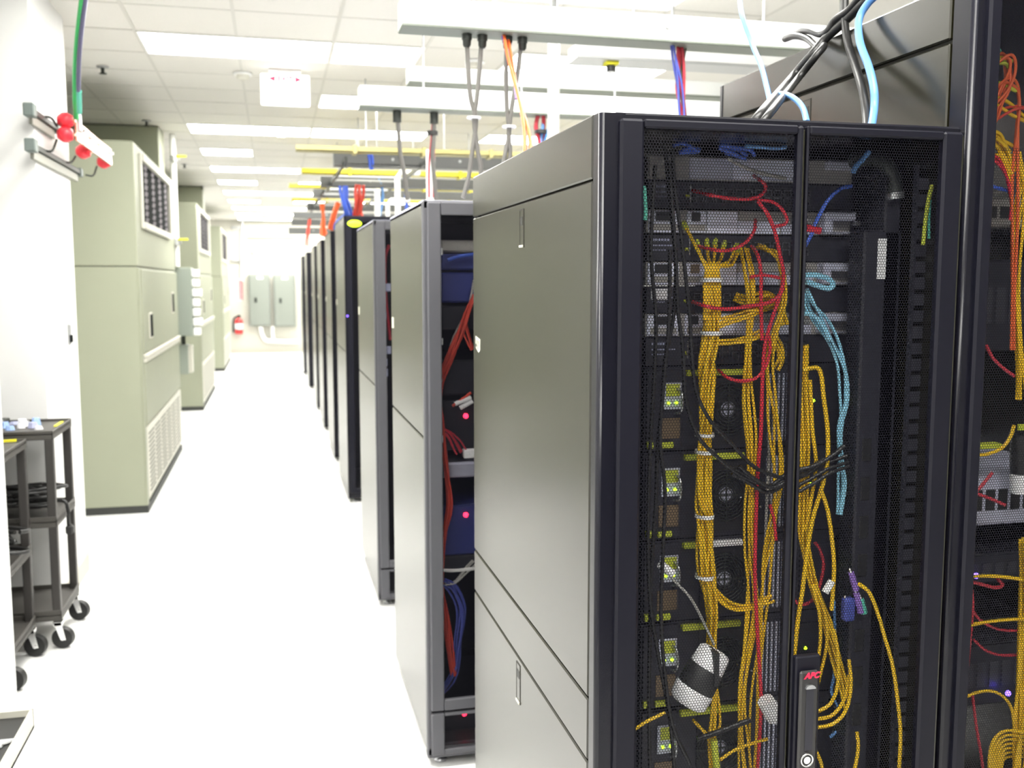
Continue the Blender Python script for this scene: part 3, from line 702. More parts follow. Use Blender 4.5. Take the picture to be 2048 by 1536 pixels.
def row_cabinet(yf, H, label, style, D=1.07, xl=.53, W=.6):
    xr, yb = xl + W, yf + D
    t = thing('server_cabinet', label, 'server cabinet', (xl, yf, 0), 'server cabinets')
    fm = 'grey_frame' if style == 'grey' else 'black_frame'
    obj('body', MB().box(xl + .012, xr, yb - .05, yb, .04, H - .01).box(xl + .012, xl + .02, yf + .03, yb, .05, H - .01).box(xr - .02, xr, yf + .03, yb, .05, H - .01).box(xl + .012, xr, yf + .03, yb, .04, .07), 'dark_int', t)
    obj('side_panel', MB().box(xl, xl + .014, yf + .022, yb - .006, 1.165, H - .006, .003), 'black_panel', t)
    obj('lower_side_panel', MB().box(xl, xl + .014, yf + .022, yb - .006, .05, 1.159, .003), 'black_panel', t)
    obj('roof', MB().box(xl, xr, yf + .02, yb, H - .02, H, .003), 'black_frame' if style != 'grey' else 'server_grey', t)
    obj('front_frame', MB().box(xl - .001, xl + .018, yf, yf + .035, .04, H - .002, .004).box(xr - .02, xr, yf, yf + .035, .04, H - .002, .004).box(xl, xr, yf, yf + .035, H - .03, H - .002, .004).box(xl, xr, yf, yf + .035, .03, .07, .004), fm, t)
    yd = yf - .012
    zlo = .245 if style == 'grey' else .11
    if style in ('grey', 'mesh'):
        s = .058
        d = MB().box(xl + .012, xl + s, yd, yd + .022, zlo - .04, H - .008, .004).box(xr - s, xr - .004, yd, yd + .022, zlo - .04, H - .008, .004)
        d.box(xl + s, xr - s, yd, yd + .022, H - .05, H - .008, .003).box(xl + s, xr - s, yd, yd + .022, zlo - .04, zlo, .003)
        o = obj('door', d, fm if style == 'grey' else 'black_door', t)
        perf(o, xl + s - .002, yd + .011, zlo - .002, 1.0, (H - .05 - zlo + .004) / 1.857)
        perf(o, xl + s + .311, yd + .011, zlo - .002, (W - 2 * s - .311) / .313, (H - .05 - zlo + .004) / 1.857)
        if style == 'grey':
            d = MB().box(xl + .012, xl + s, yd, yd + .022, .045, zlo - .048, .004).box(xr - s, xr - .004, yd, yd + .022, .045, zlo - .048, .004).box(xl + s, xr - s, yd, yd + .022, .045, .065, .003).box(xl + s, xr - s, yd, yd + .022, zlo - .06, zlo - .048, .003)
            o2 = obj('lower_door', d, fm, t)
            perf(o2, xl + s - .002, yd + .011, .063, 1.0, (zlo - .12) / 1.857)
    else:
        o = obj('door', MB().box(xl + .012, xr - .004, yd, yd + .022, .06, H - .008, .005), 'black_door', t)
        obj('door_recess', MB().box(xl + .06, xr - .05, yd - .0005, yd + .001, .12, H - .07), 'dark_int', o)
    for x in (xl + .05, xr - .05):
        obj('levelling_foot', MB().lathe((x, yf + .05, 0), (0, 0, 1), [(0, 0), (.024, 0), (.024, .008), (.009, .012), (.009, .045), (0, .045)], 12), 'steel', t)
    # small cream sticker at the far edge
    ys = yb - .09
    obj('sticker', MB().box(xl - .0012, xl - .0004, ys, ys + .06, 1.50, 1.545), 'label_cream', t)
    return t
row_cabinet(-1.4, 2.0, 'unseen black cabinet added behind the camera for shade, left one of the pair', 'solid', xl=.70)  # unseen pair added to darken the front of the foreground cabinet
row_cabinet(-1.4, 2.0, 'unseen black cabinet added behind the camera for shade, right one of the pair', 'solid', xl=1.31)
R2 = row_cabinet(3.235, 1.962, 'black cabinet with a grey mesh door and red cables, right behind the foreground cabinet', 'grey', xl=.488, D=.93)
R3 = row_cabinet(4.99, 2.005, 'black cabinet with a grey mesh door, second behind the foreground cabinet', 'grey', xl=.50, D=.98)
R4 = row_cabinet(7.48, 2.19, 'tall black cabinet with a glowing yellow green badge on its top corner', 'mesh', xl=.53)
row_cabinet(9.3, 2.17, 'black cabinet directly behind the one with the yellow green badge', 'solid', xl=.535)
row_cabinet(11.3, 2.17, 'black cabinet with an orange cable over its top, sixth along the aisle', 'solid', xl=.54)
row_cabinet(13.1, 2.17, 'black cabinet seventh along the aisle, seen as a thin strip', 'solid', xl=.54)
row_cabinet(15.9, 2.17, 'black cabinet eighth along the aisle, seen as a thin strip', 'solid', xl=.535)
row_cabinet(18.3, 2.17, 'farthest black cabinet at the end of the aisle', 'solid', xl=.53)
q = atY(709, 447, 7.465)
bm_ = MB().lathe((q.x, 7.47, q.z), (0, -1, 0), [(0, .012), (.03, .011), (.050, .004), (.054, 0)], 20); bm_.v = [(v[0], v[1], q.z + (v[2] - q.z) * .5) for v in bm_.v]; obj('badge', bm_, 'badge', R4)
q = atY(695, 632, 7.46); obj('power_led', MB().cyl((q.x, 7.47, q.z), (q.x, 7.455, q.z), .006, 8), 'led_blue', R4)
# row 4 mesh side detail: servers inside rows 2..4

# ================================================================ EQUIPMENT IN THE FOREGROUND CABINET
GX0, GX1, GY = .768, 1.25, 1.95
def gz(y): return atY(1400, y, GY).z
def gx(x, y=600): return atY(x, y, GY).x
def eb(mb, x0, x1, z0, z1, d0, d1, c=.0): return mb.box(x0, x1, GY - d1, GY - d0, z0, z1, c)
ord8 = ['topmost', 'second', 'third', 'fourth']
def grey_server(ya, yb, k):
    z1, z0 = gz(ya), gz(yb); h = z1 - z0
    t = thing('rack_server', ord8[k] + ' pale grey metal server in the foreground cabinet', 'server', (GX0, GY, z0), 'rack servers in the foreground cabinet')
    obj('chassis', MB().box(GX0, GX1, GY, GY + .6, z0 + .001, z1 - .001, .001), 'server_tan', t)
    if k == 0:
        obj('blank_plate', eb(MB(), GX0 + .004, .832, z0 + .004, z1 - .004, 0, .003), 'server_tan', t)
        obj('blank_plate', eb(MB(), .862, .96, z0 + .004, z1 - .004, 0, .004), 'server_grey', t)
        obj('vent_plate', eb(MB(), .962, 1.14, z0 + .004, z1 - .004, 0, .003), 'server_pale', t)
        obj('bracket', eb(MB(), 1.18, 1.24, z0 + .03, z1 - .004, 0, .02, .002), 'server_grey', t)
        return
    for (x0, x1) in ((GX0 + .003, .842), (.858, .902)):
        p = obj('power_supply', eb(MB(), x0, x1, z0 + .003, z1 - .003, 0, .004, .001), 'server_pale', t)
        w_ = (x1 - x0)
        obj('power_inlet', eb(MB(), x0 + w_ * .22, x0 + w_ * .68, z0 + h * .52, z1 - h * .12, .0, .006), 'tan_socket' if (k == 2 and x0 > .85) else 'socket', p)
        obj('vent', eb(MB(), x0 + w_ * .10, x1 - w_ * .06, z0 + h * .14, z0 + h * .40, .0, .0055), 'server_tan', p)
    obj('vent_plate', eb(MB(), .905, .975, z0 + .003, z1 - .003, 0, .003), 'server_pale', t)
    obj('port_plate', eb(MB(), .977, 1.075, z0 + .003, z1 - h * .45, 0, .004), 'server_pale' if k == 1 else 'server_grey', t)
    obj('slot_cover', eb(MB(), .977, 1.075, z1 - h * .42, z1 - .003, 0, .003), 'server_tan', t)
    for i in range(4):
        obj('connector', eb(MB(), 1.085 + i * .018, 1.098 + i * .018, z0 + h * .5, z0 + h * .72, 0, .008, .001), 'steel', t)
    obj('slot_cover', eb(MB(), 1.08, 1.16, z0 + .003, z0 + h * .44, 0, .003), 'server_grey', t)
    b = eb(MB(), 1.17, 1.245, z1 - h * .38, z1 - .002, 0, .03, .002); eb(b, 1.17, 1.19, z0 + .004, z1 - h * .38, 0, .03, .002); eb(b, 1.19, 1.245, z0 + .004, z0 + h * .16, 0, .03, .002)
    obj('cable_arm_bracket', b, 'server_grey', t)
    obj('thumb_screw', MB().cyl((1.242, GY - .03, (z0 + z1) / 2), (1.242, GY - .042, (z0 + z1) / 2), .006, 8), 'chrome', t)
def switch(ya, yb, k):
    z1, z0 = gz(ya), gz(yb); h = z1 - z0; zm = z0 + h * .52
    t = thing('network_switch', ord8[k] + ' dark network switch with a row of ports in the foreground cabinet', 'switch', (GX0, GY, z0), 'network switches in the foreground cabinet')
    obj('chassis', MB().box(GX0, GX1, GY - .004, GY + .45, z0 + .0015, z1 - .0015, .001), 'server_dark', t)
    pr = MB()
    for (r, n, hh) in ((.78, 9, .006), (.58, 13, .003), (.42, 7, .003)):
        for i in range(n): eb(pr, .782 + i * .0042, .785 + i * .0042, z0 + h * r - hh / 2, z0 + h * r + hh / 2, .004, .0045)
    obj('print', pr, 'print_grey', t)
    fr = obj('port_bank', eb(MB(), .868, 1.148, zm - h * .30, zm + h * .26, .004, .006), 'socket', t)
    for i in range(12):
        x = .874 + i * .0228
        for r in (0, 1):
            za = zm - h * .27 + r * h * .27
            m = MB(); eb(m, x, x + .002, za, za + h * .2, .006, .010); eb(m, x + .016, x + .018, za, za + h * .2, .006, .010); eb(m, x, x + .018, za + h * .18, za + h * .22, .006, .010)
            obj('port', m, 'port', fr)
    obj('indicator', eb(MB(), .853, .861, zm - h * .12, zm - h * .02, .004, .007), 'lime', t)
    obj('stacking_edge', eb(MB(), .862, .8645, zm - h * .30, zm + h * .34, .004, .008), 'steel', t)
    if k == 2: obj('white_tag', eb(MB(), .778, .815, z0 + h * .5, z0 + h * .9, .004, .007), 'label_white', t)
for k, (ya, yb) in enumerate([(312, 362), (419, 469), (523, 572), (626, 673)]): grey_server(ya, yb, k)
for k, (ya, yb) in enumerate([(362, 419), (469, 523), (572, 626), (673, 731)]): switch(ya, yb, k)
def fan_server(ya, yb, k):
    z1, z0 = gz(ya), gz(yb); h = z1 - z0
    lb = ['topmost', 'second', 'third', 'fourth', 'lowest'][k] + ' dark storage unit with a round fan in the foreground cabinet'
    t = thing('storage_unit', lb, 'storage unit', (GX0, GY, z0), 'storage units in the foreground cabinet')
    obj('chassis', MB().box(GX0, GX1, GY, GY + .6, z0 + .001, z1 - .001, .001), 'server_dark', t)
    # label strips
    lt = eb(MB(), .862, .900, z1 - .020, z1 - .008, 0, .012); obj('handle_label', lt, 'lime', t)
    obj('handle_label', eb(MB(), .902, 1.002, z1 - .020, z1 - .008, 0, .012), 'label_white' if k == 2 else 'lime', t)
    # fan
    cx, cz = .962, z1 - h * .52
    f = obj('fan_frame', eb(MB(), .905, 1.04, z0 + .012, z1 - .026, 0, .003), 'dark_int', t)
    g = MB()
    for r in np.linspace(.014, .058, 7): g.torus((cx, GY - .007, cz), (0, 1, 0), r, .0014, 30, 5)
    g.box(cx - .0015, cx + .0015, GY - .008, GY - .006, cz - .06, cz + .06).box(cx - .06, cx + .06, GY - .008, GY - .006, cz - .0015, cz + .0015)
    obj('fan_guard', g, 'dark_metal', f)
    bl = MB()
    for a in np.linspace(0, 2 * math.pi, 8)[:-1]:
        p = [(cx + r * math.cos(a + s), GY - .001 - d, cz + r * math.sin(a + s)) for r, s, d in ((.018, 0, 0), (.054, .25, 0), (.054, .75, .003), (.018, .7, .003))]
        bl.add(p, [(0, 1, 2, 3)])
    obj('fan_blades', bl, 'server_dark', f)
    obj('fan_hub', MB().cyl((cx, GY, cz), (cx, GY - .005, cz), .017, 18), 'server_grey', f)
    # power supply column on the left
    for (sx, sz) in ((GX0 + .004, 0), ):
        p = obj('power_supply', eb(MB(), sx, .855, z0 + .006, z1 - .006, 0, .006, .001), 'server_dark', t)
        m = eb(MB(), sx + .035, .85, z0 + h * .50, z1 - h * .18, .006, .010, .001); obj('supply_plate', m, 'server_grey', p)
        obj('supply_label', eb(MB(), sx + .042, sx + .073, z1 - h * .34, z1 - h * .20, .010, .0115), 'lime', p)
        obj('power_inlet', eb(MB(), sx + .03, .848, z0 + h * .16, z0 + h * .40, .006, .009), 'tan_socket', p)
        for i in range(2): obj('led', MB().cyl((sx + .048 + i * .018, GY - .010, z1 - h * .42), (sx + .048 + i * .018, GY - .013, z1 - h * .42), .0035, 8), 'led_green', p)
        obj('release_tab', eb(MB(), sx + .028, sx + .060, z0 + .010, z0 + .022, .006, .014), 'lime', p)
        obj('release_tab', eb(MB(), sx, sx + .014, z0 + .010, z0 + .024, .006, .014), 'lime', p)
        obj('grip', MB().tube(smooth_path([(sx + .066, GY - .006, z0 + h * .45), (sx + .07, GY - .03, z0 + h * .5), (sx + .07, GY - .03, z0 + h * .7), (sx + .066, GY - .006, z0 + h * .75)], 4), .003, 6), 'steel', p)
    ch = MB()
    for i in range(6):
        a = -.9 + .16 * i; ch.tube([(cx + .03 + i * .012, GY - .012, cz - .004 - .006 * i), (cx + .034 + i * .012, GY - .012, cz - .006 - .006 * i)], .0028, 6)
    obj('bead_chain', ch, 'chrome', t)
    for i in range(7):
        obj('drive_slot', eb(MB(), 1.06 + .011 * i, 1.064 + .011 * i, z0 + .014, z1 - .02, 0, .005), 'server_grey', t)
    obj('thumb_screw', MB().cyl((1.235, GY, z1 - .02), (1.235, GY - .012, z1 - .02), .006, 8), 'chrome', t)
    obj('right_vent', eb(MB(), 1.15, 1.23, z0 + .02, z1 - .03, 0, .004), 'server_dark', t)
    obj('status_led', MB().cyl((1.17, GY, z1 - h * .45), (1.17, GY - .006, z1 - h * .45), .004, 8), 'led_green', t)
ys = [732, 900, 1075, 1238, 1408, 1580]
for k in range(5): fan_server(ys[k], ys[k + 1], k)
# cable panel at the top
tag(obj('blank_panel', MB().box(GX0, GX1, GY + .1, GY + .12, gz(305), 1.96), 'server_dark'), 'dark blanking panel at the top of the foreground cabinet', 'panel')
# vertical PDU on the right of the cabinet
pd = thing('power_strip', 'tall dark power strip with a white label behind the right door leaf', 'power strip', (1.275, 1.80, .1))
x0, x1 = atY(1725, 600, 1.84).x, atY(1800, 600, 1.84).x
obj('housing', MB().box(x0, min(x1, 1.315), 1.84, 1.90, .10, 1.80, .004), 'server_dark', pd)
a = atY(1757, 477, 1.838); b = atY(1771, 558, 1.838)
obj('paper_label', MB().box(a.x, b.x, 1.8385, 1.84, b.z, a.z), 'label_white', pd)
for i in range(14): obj('outlet', MB().box(x0 + .012, x0 + .034, 1.8375, 1.84, .2 + i * .085, .25 + i * .085, .001), 'socket', pd)
# conduit elbow at upper right
cable('thick dark corrugated hose bending down at the upper right of the foreground cabinet', pxy([(1705, 322), (1740, 318), (1770, 328), (1787, 352), (1790, 395)], 1.83), .016, 'dark_metal', None, 'flexible_hose', 'hose', sides=12)
tag(obj('hose_clamp', MB().cyl(atY(1789, 385, 1.83), atY(1790, 398, 1.83), .019, 12), 'steel'), 'silver clamp on the end of the dark hose', 'clamp')
# perforated strip on right wall
px0 = atY(1832, 500, 1.78).x
ps = thing('cable_lacing_strip', 'upright pale perforated lacing strip behind the right door leaf', 'cable strip', (px0, 1.78, .2))
m = MB()
for k in range(46):
    z = .35 + k * .034
    m.box(px0 - .001, px0 + .027, 1.78, 1.783, z, z + .024)
obj('strip', m, 'lacing', ps)
obj('edge_rail', MB().box(px0 - .006, px0 - .001, 1.778, 1.79, .3, 1.93).box(px0 + .027, px0 + .032, 1.778, 1.79, .3, 1.93), 'server_dark', ps)

# ================================================================ CABLES IN THE FOREGROUND CABINET
YB = 1.885; r = .0031
G1 = 'yellow cables of the thick left bundle'
main = [(1424, 566), (1424, 610), (1421, 662), (1415, 710), (1414, 760), (1412, 830), (1411, 868), (1409, 920), (1408, 1000), (1409, 1030), (1411, 1090), (1413, 1150), (1420, 1200), (1424, 1250), (1424, 1300)]
bundle('yellow patch cable in the thick bundle hanging down the left door leaf', pxy(main, YB), r, 'yellow', 19, G1, [1, .95, 1.0, 1.25, 1.25, 1.05, .95, 1.1, 1.15, 1.0, 1.05, 1.1, .9, .7, .6])
for i, (px, py) in enumerate([(1372, 456), (1396, 492), (1414, 490), (1430, 490), (1447, 494), (1470, 497), (1476, 505)]):
    p = pxy([(px, py, 1.935), (px + (1424 - px) * .25, py + 25, 1.90), (px + (1424 - px) * .75, 535, YB - .01), (1424 + (i - 3) * 5, 566, YB - .006), (1424 + (i - 3) * 5, 640, YB - .008)], YB)
    cable('yellow patch cable fanning out from the second switch into the thick left bundle', p, .0036, 'yellow', 'yellow cables fanning out from the second switch', plug='lime')
for (py, lb) in [(560, 'uppermost'), (666, 'second'), (869, 'third'), (903, 'fourth'), (1031, 'fifth'), (1152, 'lowest')]:
    q = atY(1422 if py < 800 else 1409, py, YB); q2 = atY(1409, py, YB)
    tag(obj('cable_tie', MB().add(*[[(q.x + ((.024 if py < 800 else .020) * math.cos(a)), q.y + .024 * math.sin(a), q.z + dz) for dz in (-.004, .004) for a in np.linspace(0, 2 * math.pi, 17)[:-1]], [(i, (i + 1) % 16, 16 + (i + 1) % 16, 16 + i) for i in range(16)]], True), 'label_white'), lb + ' white tie around the thick yellow cable bundle', 'cable tie', 'cable ties')
bundle('yellow patch cable leaving the thick bundle towards the right at the third switch', pxy([(1430, 652), (1455, 640), (1485, 628), (1515, 618), (1545, 612, 1.92)], YB - .01), r, 'yellow', 6, 'yellow cables crossing at the third switch', [1, 1, 1.1, 1.2, 1.3])
bundle('yellow patch cable crossing to the right below the third grey server', pxy([(1425, 690), (1450, 690), (1480, 685), (1510, 675), (1525, 665)], YB - .005), r, 'yellow', 3, 'yellow cables crossing at the fourth switch')
bundle('yellow patch cable hanging down the middle of the left door leaf', pxy([(1490, 494, 1.93), (1496, 540), (1503, 610), (1500, 700), (1496, 800), (1500, 900), (1498, 1000), (1500, 1100), (1503, 1180), (1500, 1260), (1490, 1360), (1485, 1450), (1490, 1560)], 1.875), r, 'yellow', 5, 'yellow cables in the middle of the left door leaf', [1, 1, 1, 1.2, 1.3, 1.2, 1.3, 1.2, 1.1, 1.3, 1.6, 1.5, 1.5])
bundle('yellow patch cable hanging beside the door seam on the left leaf', pxy([(1520, 490, 1.935), (1545, 500), (1562, 530), (1566, 600), (1550, 660), (1535, 730), (1540, 800), (1550, 870), (1555, 960), (1548, 1040), (1535, 1120), (1528, 1200), (1520, 1290), (1512, 1400), (1508, 1560)], 1.88), r, 'yellow', 4, 'yellow cables beside the door seam', [1, 1, 1, 1.2, 1.2, 1.2, 1.4, 1.6, 1.6, 1.4, 1.2, 1.2, 1.3, 1.3, 1.3])
bundle('yellow patch cable bowing out from the fourth switch near the door seam', pxy([(1545, 676), (1562, 695), (1566, 720), (1556, 740)], 1.90), .0036, 'yellow', 4, 'yellow cables at the fourth switch')
bundle('yellow patch cable at the third switch beside the red cables', pxy([(1470, 592, 1.93), (1500, 600), (1535, 590), (1560, 610), (1570, 650)], 1.905), .0036, 'yellow', 4, 'yellow cables at the third switch')
bundle('yellow patch cable leaving the lower part of the thick bundle to the right', pxy([(1418, 1150), (1435, 1185), (1465, 1210), (1500, 1215), (1530, 1205), (1545, 1195)], YB - .006), r, 'yellow', 5, 'yellow cables of the lower right branch')
bundle('yellow patch cable in the tapered bundle below the white rolls', pxy([(1430, 1355), (1430, 1400), (1428, 1450), (1424, 1480), (1430, 1560)], 1.855), r, 'yellow', 9, 'yellow cables below the white rolls', [.3, 1.0, 1.2, .8, 1.0])
cable('lime green cable at the bottom of the left door leaf', pxy([(1428, 1480), (1431, 1510), (1437, 1570)], 1.84), .008, 'lime', None)
cable('yellow cable sloping up at the lower left corner of the left door leaf', pxy([(1262, 1465), (1290, 1445), (1330, 1425)], 1.80), .0035, 'yellow')
cable('short yellow cable sloping down beside the tapered bundle', pxy([(1386, 1440), (1400, 1455), (1420, 1475)], 1.85), .0036, 'yellow')
cable('yellow cable looping across the bottom of the left door leaf', pxy([(1440, 1520), (1470, 1500), (1510, 1485), (1535, 1478)], 1.85), .0034, 'yellow')
# right leaf
G5 = 'yellow cables down the right door leaf'
bundle('yellow patch cable hanging just right of the door seam', pxy([(1604, 690), (1605, 780), (1606, 880), (1604, 960), (1604, 1040), (1610, 1100), (1628, 1180), (1650, 1240), (1668, 1310), (1685, 1370), (1694, 1430)], 1.855), r, 'yellow', 8, G5, [.8, 1.1, 1.3, 1.2, 1.1, 1.0, .9, .9, .8, .8, .8])
cable('yellow cable looping wide on the right door leaf', pxy([(1606, 742), (1622, 736), (1640, 742), (1648, 800), (1655, 860), (1655, 920), (1645, 970), (1625, 1040), (1612, 1120), (1605, 1180), (1596, 1240), (1588, 1315)], 1.83), .0048, 'yellow')
cable('yellow cable branching right below the crossing on the right door leaf', pxy([(1642, 980), (1655, 1020), (1664, 1080), (1668, 1140), (1663, 1220)], 1.825), .0046, 'yellow')
cable('yellow cable slanting left on the right door leaf', pxy([(1620, 760), (1625, 860), (1632, 930), (1622, 1000), (1612, 1060)], 1.845), .0042, 'yellow')
bundle('yellow patch cable branching down towards the door handle', pxy([(1622, 1170), (1640, 1230), (1645, 1290), (1635, 1350), (1628, 1380)], 1.84), .0040, 'yellow', 2, 'yellow cables by the door handle')
for k, pts in enumerate([[(1625, 1428), (1660, 1408), (1675, 1370), (1676, 1310), (1668, 1260)], [(1625, 1440), (1665, 1430), (1690, 1395), (1698, 1350)], [(1625, 1456), (1665, 1448), (1692, 1420), (1702, 1370), (1698, 1320)], [(1625, 1490), (1640, 1520), (1650, 1560)], [(1714, 1465), (1716, 1500), (1705, 1560)]]):
    cable(['uppermost', 'second', 'third', 'short lower', 'right lower'][k] + ' yellow cable curling beside the door handle', pxy(pts, 1.80 - .01 * k), .0040, 'yellow', 'yellow cables curling beside the handle')
cable('single yellow cable arcing down far right of the door handle', pxy([(1718, 1168), (1738, 1185), (1755, 1225), (1768, 1270), (1785, 1330), (1795, 1400), (1801, 1470), (1797, 1560)], 1.745), .0042, 'yellow')
# red cables
RED = [
    ('red cable hanging across the topmost switch', [(1386, 381, 1.935), (1420, 390), (1460, 397), (1500, 398), (1525, 388), (1531, 372), (1520, 360), (1508, 352, 1.93)], .0038),
    ('red cable looping right below the topmost switch', [(1515, 400), (1545, 404), (1565, 420), (1574, 440), (1568, 449), (1550, 453)], .0036),
    ('long red cable running down the whole left door leaf', [(1515, 402), (1535, 428), (1550, 465), (1560, 510), (1567, 550), (1560, 590), (1545, 635), (1530, 690), (1525, 760), (1522, 860), (1516, 940), (1512, 1040), (1510, 1150), (1514, 1250), (1520, 1350), (1522, 1420), (1514, 1560)], .0042),
    ('red cable hanging below the second switch', [(1394, 492, 1.935), (1430, 500), (1460, 500), (1490, 486), (1508, 462), (1511, 440, 1.93)], .0036),
    ('red cable dropping from the second switch', [(1503, 492, 1.935), (1516, 512), (1522, 550), (1522, 600), (1524, 680)], .0038),
    ('thick red cable across the third switch', [(1386, 604, 1.93), (1410, 612), (1450, 618), (1500, 612), (1540, 604), (1562, 585), (1566, 560)], .0042),
    ('red cable hanging below the fourth switch', [(1437, 741, 1.93), (1455, 755), (1480, 762), (1510, 757), (1530, 735), (1540, 700), (1538, 670)], .0036),
    ('short red cable crossing under the second switch', [(1500, 555), (1525, 550), (1560, 556)], .0034),
    ('red cable bending along the lower door seam', [(1540, 1010), (1548, 1040), (1552, 1080)], .0036),
]
for lb, p, rr in RED: cable(lb, pxy(p, 1.862), rr, 'red', 'red cables in the left door leaf')
cable('short red plug poking out right of the door seam', pxy([(1606, 454), (1622, 458), (1640, 462)], 1.85), .0075, 'red', None, sides=10)
cable('red cable loop low on the right door leaf', pxy([(1630, 1085), (1640, 1100), (1647, 1130), (1640, 1170), (1634, 1185)], 1.87), .0036, 'crimson')
cable('small red cable sagging under the red loop on the right door leaf', pxy([(1584, 1192), (1595, 1206), (1612, 1208), (1630, 1196)], 1.87), .0036, 'crimson')
# blue and cyan
cable('blue cable arching at the top left of the left door leaf', pxy([(1346, 292), (1362, 287), (1380, 292), (1398, 304)], 1.90), .0036, 'blue')
for k, p in enumerate([[(1440, 290), (1465, 294), (1500, 300), (1510, 312)], [(1438, 296), (1460, 304), (1485, 316)], [(1365, 300), (1385, 296), (1400, 300)], [(1358, 305), (1378, 304), (1396, 303)], [(1442, 300), (1470, 298), (1495, 310)], [(1450, 306), (1475, 312), (1492, 318)]]):
    cable('dark blue cable bunched at the top of the left door leaf', pxy(p, 1.90 + .005 * k), .0045, 'blue', 'dark blue cables at the top')
cable('light blue cable running level at the top of the left door leaf', pxy([(1490, 292), (1520, 294), (1550, 297), (1572, 294)], 1.87), .0042, 'sky')
cable('light blue cable entering at the top of the right door leaf', pxy([(1738, 303), (1726, 318), (1712, 333), (1706, 345)], 1.80), .0055, 'sky')
cable('blue cable curving down left on the right door leaf', pxy([(1704, 372), (1680, 378), (1655, 402), (1635, 438), (1622, 470), (1610, 492)], 1.85), .0042, 'blue')
cable('pale cyan cable looped near the door seam', pxy([(1608, 551), (1630, 550), (1655, 557), (1666, 568), (1658, 577), (1640, 573), (1612, 563)], 1.84), .0058, 'cyan')
bundle('pale blue cable sweeping down the right door leaf', pxy([(1612, 580), (1622, 610), (1645, 645), (1670, 690), (1686, 740), (1688, 800), (1680, 850), (1680, 920), (1683, 970), (1679, 1030)], 1.86), .0034, 'cyan', 4, 'pale blue cables on the right door leaf', [1, 1.2, 1.4, 1.2, 1.2, 1.2, 1.2, 1.1, 1, .6])
cable('pale blue cable joining the sweep from the door seam', pxy([(1604, 626), (1625, 630), (1645, 650), (1660, 680)], 1.85), .005, 'cyan')
cable('dim blue cable low on the right door leaf', pxy([(1668, 1200), (1670, 1290), (1668, 1350), (1664, 1390), (1690, 1440), (1660, 1475)], 1.88), .0034, 'sky')
cable('blue strand low beside the middle yellow cables', pxy([(1500, 1100), (1496, 1200), (1490, 1320), (1485, 1400)], 1.905), .0035, 'navy_cable')
cable('grey blue cable hanging beside the long red cable', pxy([(1533, 700), (1536, 800), (1538, 900), (1534, 1000), (1530, 1100)], 1.905), .0035, 'grey_cable')
cable('grey cable sloping across the topmost grey server', pxy([(1455, 316), (1490, 335), (1530, 348), (1572, 357)], 1.92), .004, 'grey_cable')
# green yellow ground wire at the left door edge and right wall
cable('green and teal wire at the left edge of the left door leaf', pxy([(1288, 372), (1290, 395), (1291, 425), (1290, 440)], 1.75), .004, 'teal')
cable('yellow green ground wire on the right inside of the cabinet', pxy([(1864, 370), (1857, 400), (1851, 440), (1848, 470), (1846, 490)], 1.755), .0042, 'lime')
cable('teal wire beside the yellow green ground wire', pxy([(1860, 400), (1858, 440), (1858, 478)], 1.757), .003, 'teal')
# black power cords on the left
for k, p in enumerate([[(1330, 290), (1336, 360), (1345, 450), (1352, 540), (1346, 640), (1330, 720), (1325, 800), (1315, 900), (1312, 1000), (1305, 1100), (1300, 1250), (1298, 1420), (1300, 1560)],
                       [(1345, 300), (1350, 380), (1362, 470), (1372, 560), (1380, 640), (1383, 700), (1392, 780), (1420, 840), (1465, 890), (1510, 935), (1560, 955)],
                       [(1338, 320), (1345, 420), (1352, 520), (1356, 620), (1366, 700), (1372, 800), (1395, 870), (1430, 910), (1480, 950), (1540, 975)],
                       [(1310, 330), (1302, 500), (1312, 640), (1308, 760), (1300, 900), (1296, 1060), (1300, 1200), (1318, 1320), (1340, 1440), (1350, 1560)],
                       [(1340, 500), (1338, 640), (1328, 760), (1320, 880), (1330, 980), (1326, 1100), (1322, 1230), (1330, 1350), (1345, 1450), (1380, 1530)]]):
    cable('black power cord ' + ['leftmost but one', 'swinging right over the fans', 'second one swinging right over the fans', 'along the left door edge', 'beside the power supplies'][k] + ' in the left door leaf', pxy(p, 1.845 - .006 * k), .0042, 'black_cable', 'black power cords', 'power_cable')
bundle('black cord gathered across the yellow cables near the door seam', pxy([(1470, 940), (1510, 965), (1545, 980), (1580, 960), (1610, 945), (1645, 925), (1690, 905)], 1.83), .0045, 'black_cable', 4, 'black cords across the seam', [1.3, 1, 1, 1, 1.2, 1.4, 1.6], name='power_cable')
bundle('black cord crossing below the loop on the right door leaf', pxy([(1598, 985), (1625, 965), (1660, 940), (1700, 930)], 1.815), .004, 'black_cable', 2, 'black cords on the right leaf', name='power_cable')
cable('thin dark cord with a white tag on the left door leaf', pxy([(1330, 1140), (1352, 1165), (1380, 1195), (1405, 1240), (1428, 1290)], 1.84), .0028, 'grey_cable', None, 'power_cable')
tag(obj('cord_tag', MB().cyl(atY(1320, 1128, 1.84), atY(1345, 1148, 1.84), .009, 8), 'label_white'), 'white tag on the thin dark cord', 'tag')
